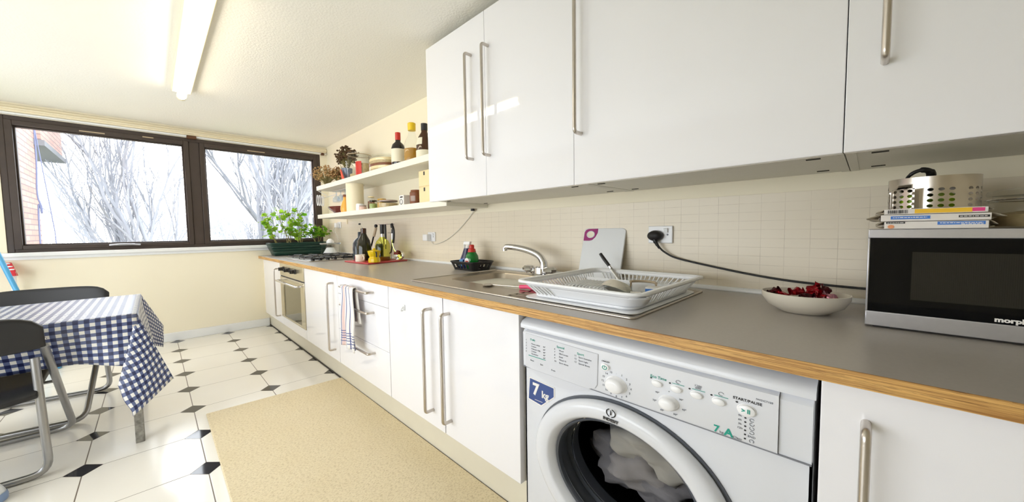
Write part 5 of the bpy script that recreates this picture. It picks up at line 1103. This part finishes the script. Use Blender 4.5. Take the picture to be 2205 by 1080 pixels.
patch(cl, Aq, ((1.897, -1.395, .300), (D1, .03)), P1, ((1.885, -1.392, .385), (D1*.62, S2*.45)), 8)   # inner fold hidden under the wedge
patch(cl, Aq, P1, Cc, P2, 18, (.012, .012, 0), .008)
# end side from P2 to the far corner
def endside(u, d):     # u 0..1 from near to far corner, d 0..1 down
    x = AX-(AX-TX0+.004)*u; ln = S2*(1-.1*math.sin(PI*u)); out = .060*math.exp(-9*u)+.034+.008*math.sin(u*17)
    xs = x+(.045*(1-u)-.0*u)*d
    return (xs, AY+.001+out*d, AZ-ln*.86*d)
cl.grid([[endside(j/30, i/12) for j in range(31)] for i in range(13)], [[(-(AX-TX0)*j/30, S2*i/12) for j in range(31)] for i in range(13)])
FA = ((TX0-.004, AY, AZ), (-(AX-TX0), 0)); 
patch(cl, FA, (endside(1, 1), (-(AX-TX0), S2)), ((1.11, -1.284, .212), (-(AX-TX0)-.2, S2)), ((1.05, -1.276, .325), (-(AX-TX0)-.24, .12)), 12)
# far long side
cl.grid([[(TX0-.004-.02*i/8, TY0+(AY-TY0)*j/40, AZ-.2*i/8) for j in range(41)] for i in range(9)], [[(-(AX-TX0)-.2*i/8, -(AY-TY0)*(1-j/40)) for j in range(41)] for i in range(9)])
o = cl.build('tablecloth', 'gingham_cloth', smooth=70, solid=.0012); tag(o, 'blue and white gingham cloth draped over the table, corner hanging low', 'tablecloth')
# ---------------------------------------------------------------- folding chairs
def folding_chair(label):
    """origin on the floor under the seat centre; faces -x; width along y"""
    c = E_('folding_chair', label, 'chair', (0, 0, 0), 'black folding chairs at the table'); w2 = .215; r = .0112
    xb, xf = .215, -.215
    # front legs rise into the backrest
    MB().tube(roundpath([(.222, w2, .470), (xf+.01, w2, .0), (xf+.01, w2, .0+.0)][:1]+[(xf, w2, .0125), (xf, -w2, .0125), (.222, -w2, .470)], .05, 6), r, 12).build('front_frame', 'tube_steel', c, smooth=60)
    MB().tube(roundpath([(.192, w2-.027, .425), (xb, w2-.012, .0125), (xb, -w2+.012, .0125), (.192, -w2+.027, .425)], .05, 6), r, 12).build('rear_frame', 'tube_steel', c, smooth=60)
    MB().tube([(xf+.25, w2, .29), (xf+.25, -w2, .29)], .006, 8).build('crossbar', 'tube_steel', c)
    P = []
    for i in range(9):
        z = .452+.118*i/8; row = []
        for j in range(21):
            v = j/20*2-1; row.append((.216+.022*(1-v*v)+.10*(i/8)*.25, v*(w2+.004), z+(.012*(1-v**4)-.030*v**10)*(i/8)+(.012*v*v*(1-i/8))))
        P.append(row)
    MB().grid(P).build('backrest', 'black_plastic', c, smooth=70, solid=.016, bevel=.004)
    P = []
    for i in range(11):
        t = i/10; row = []
        for j in range(13):
            v = j/12*2-1; ww = w2-.022; xe = -.20+.422*t; row.append((xe+.02*(1-v*v)*(t > .9), v*ww*(1-.12*max(0, abs(t-.5)-.4)), .332-.020*t*t-.014*(1-v*v)+(-.018 if t > .95 else 0)))
        P.append(row)
    MB().grid(P).build('seat', 'black_plastic', c, smooth=70, solid=.020, bevel=.004)
    for s in (-1, 1): MB().lathe((.222, s*(w2+.002), .492), [(0, 0), (.006, .0), (.005, .003), (0, .004)], 10).build('rivet', 'chrome', c)
    return c
ch = folding_chair('black folding chair with grey tube frame on the near side of the table'); ch.location = (1.683, -1.798, 0); ch.rotation_euler = (0, 0, math.radians(0))
def dup(root, loc, rz, label):
    r = root.copy(); C.objects.link(r); r.location = loc; r.rotation_euler = (0, 0, rz); r['label'] = label
    for q in list(root.children): c_ = q.copy(); C.objects.link(c_); c_.parent = r
    return r
dup(ch, (1.175, -1.733, 0), PI+math.radians(-9), 'black folding chair on the far side of the table, under the window')
# ---------------------------------------------------------------- mop, bag
mp = E_('blue_pole', 'light blue broom handle leaning in the corner below the window', 'broom', (.75, -1.8, 0))
MB().tube([(.17, -1.995, .86), (.21, -1.899, .490), (.25, -1.80, .05)], .0125, 10).build('pole', 'mop_blue', mp, smooth=60); MB().rbox((.25, -1.83, .03), (.06, .16, .058)).build('brush_head', 'mop_blue', mp, bevel=.01)
ms = E_('squeeze_mop', 'white mop with red plastic head standing against the wall below the window', 'mop', (.08, -1.94, 0))
MB().tube([(.06, -1.938, 0), (.06, -1.938, .63)], .013, 10).build('pole', 'rack_white', ms, smooth=60)
V = [(.10, -1.925, .605), (.10, -1.950, .605), (.10, -1.950, .638), (.10, -1.925, .638)]
m = MB(); m.add([(.03, -1.955, .600), (.10, -1.955, .604), (.10, -1.922, .604), (.03, -1.922, .600), (.03, -1.985, .690), (.10, -1.950, .640), (.10, -1.920, .640), (.03, -1.945, .690)], [(0, 3, 2, 1), (4, 5, 6, 7), (0, 1, 5, 4), (1, 2, 6, 5), (2, 3, 7, 6), (3, 0, 4, 7)]); m.build('head', 'mop_red', ms, bevel=.003)
for x, y, z in ((.092, -1.936, .648), (.066, -1.946, .666), (.042, -1.958, .684)): MB().lathe((x, y, z-.006), [(0, 0), (.011, 0), (.011, .007), (0, .008)], 14, 1, 1).build('cap', 'rack_white', ms)
bgx = E_('carrier_bag', 'white plastic bag with blue base patch beside the near chair', 'bag', (1.97, -1.78, 0))
P = []
for i in range(11):
    t = i/10; z = .001+.13*t; rr_2 = .075*(1-.45*t**1.5)*(1+.03*math.sin(9*t)); row = []
    for j in range(25):
        a = 2*PI*j/24; row.append((1.985+rr_2*.8*math.cos(a)*(1+.05*math.sin(5*a+3*t)), -1.775+rr_2*1.35*math.sin(a)*(1+.05*math.sin(4*a)), z))
    P.append(row)
MB().grid(P).build('bag_body', 'bag_white', bgx, smooth=70, solid=.001); MB().grid([[(p[0]*1.0+(p[0]-1.985)*.02, p[1]+(p[1]+1.775)*.02, p[2]) for p in r_] for r_ in P[:3]]).build('blue_patch', 'bag_blue', bgx, smooth=70)
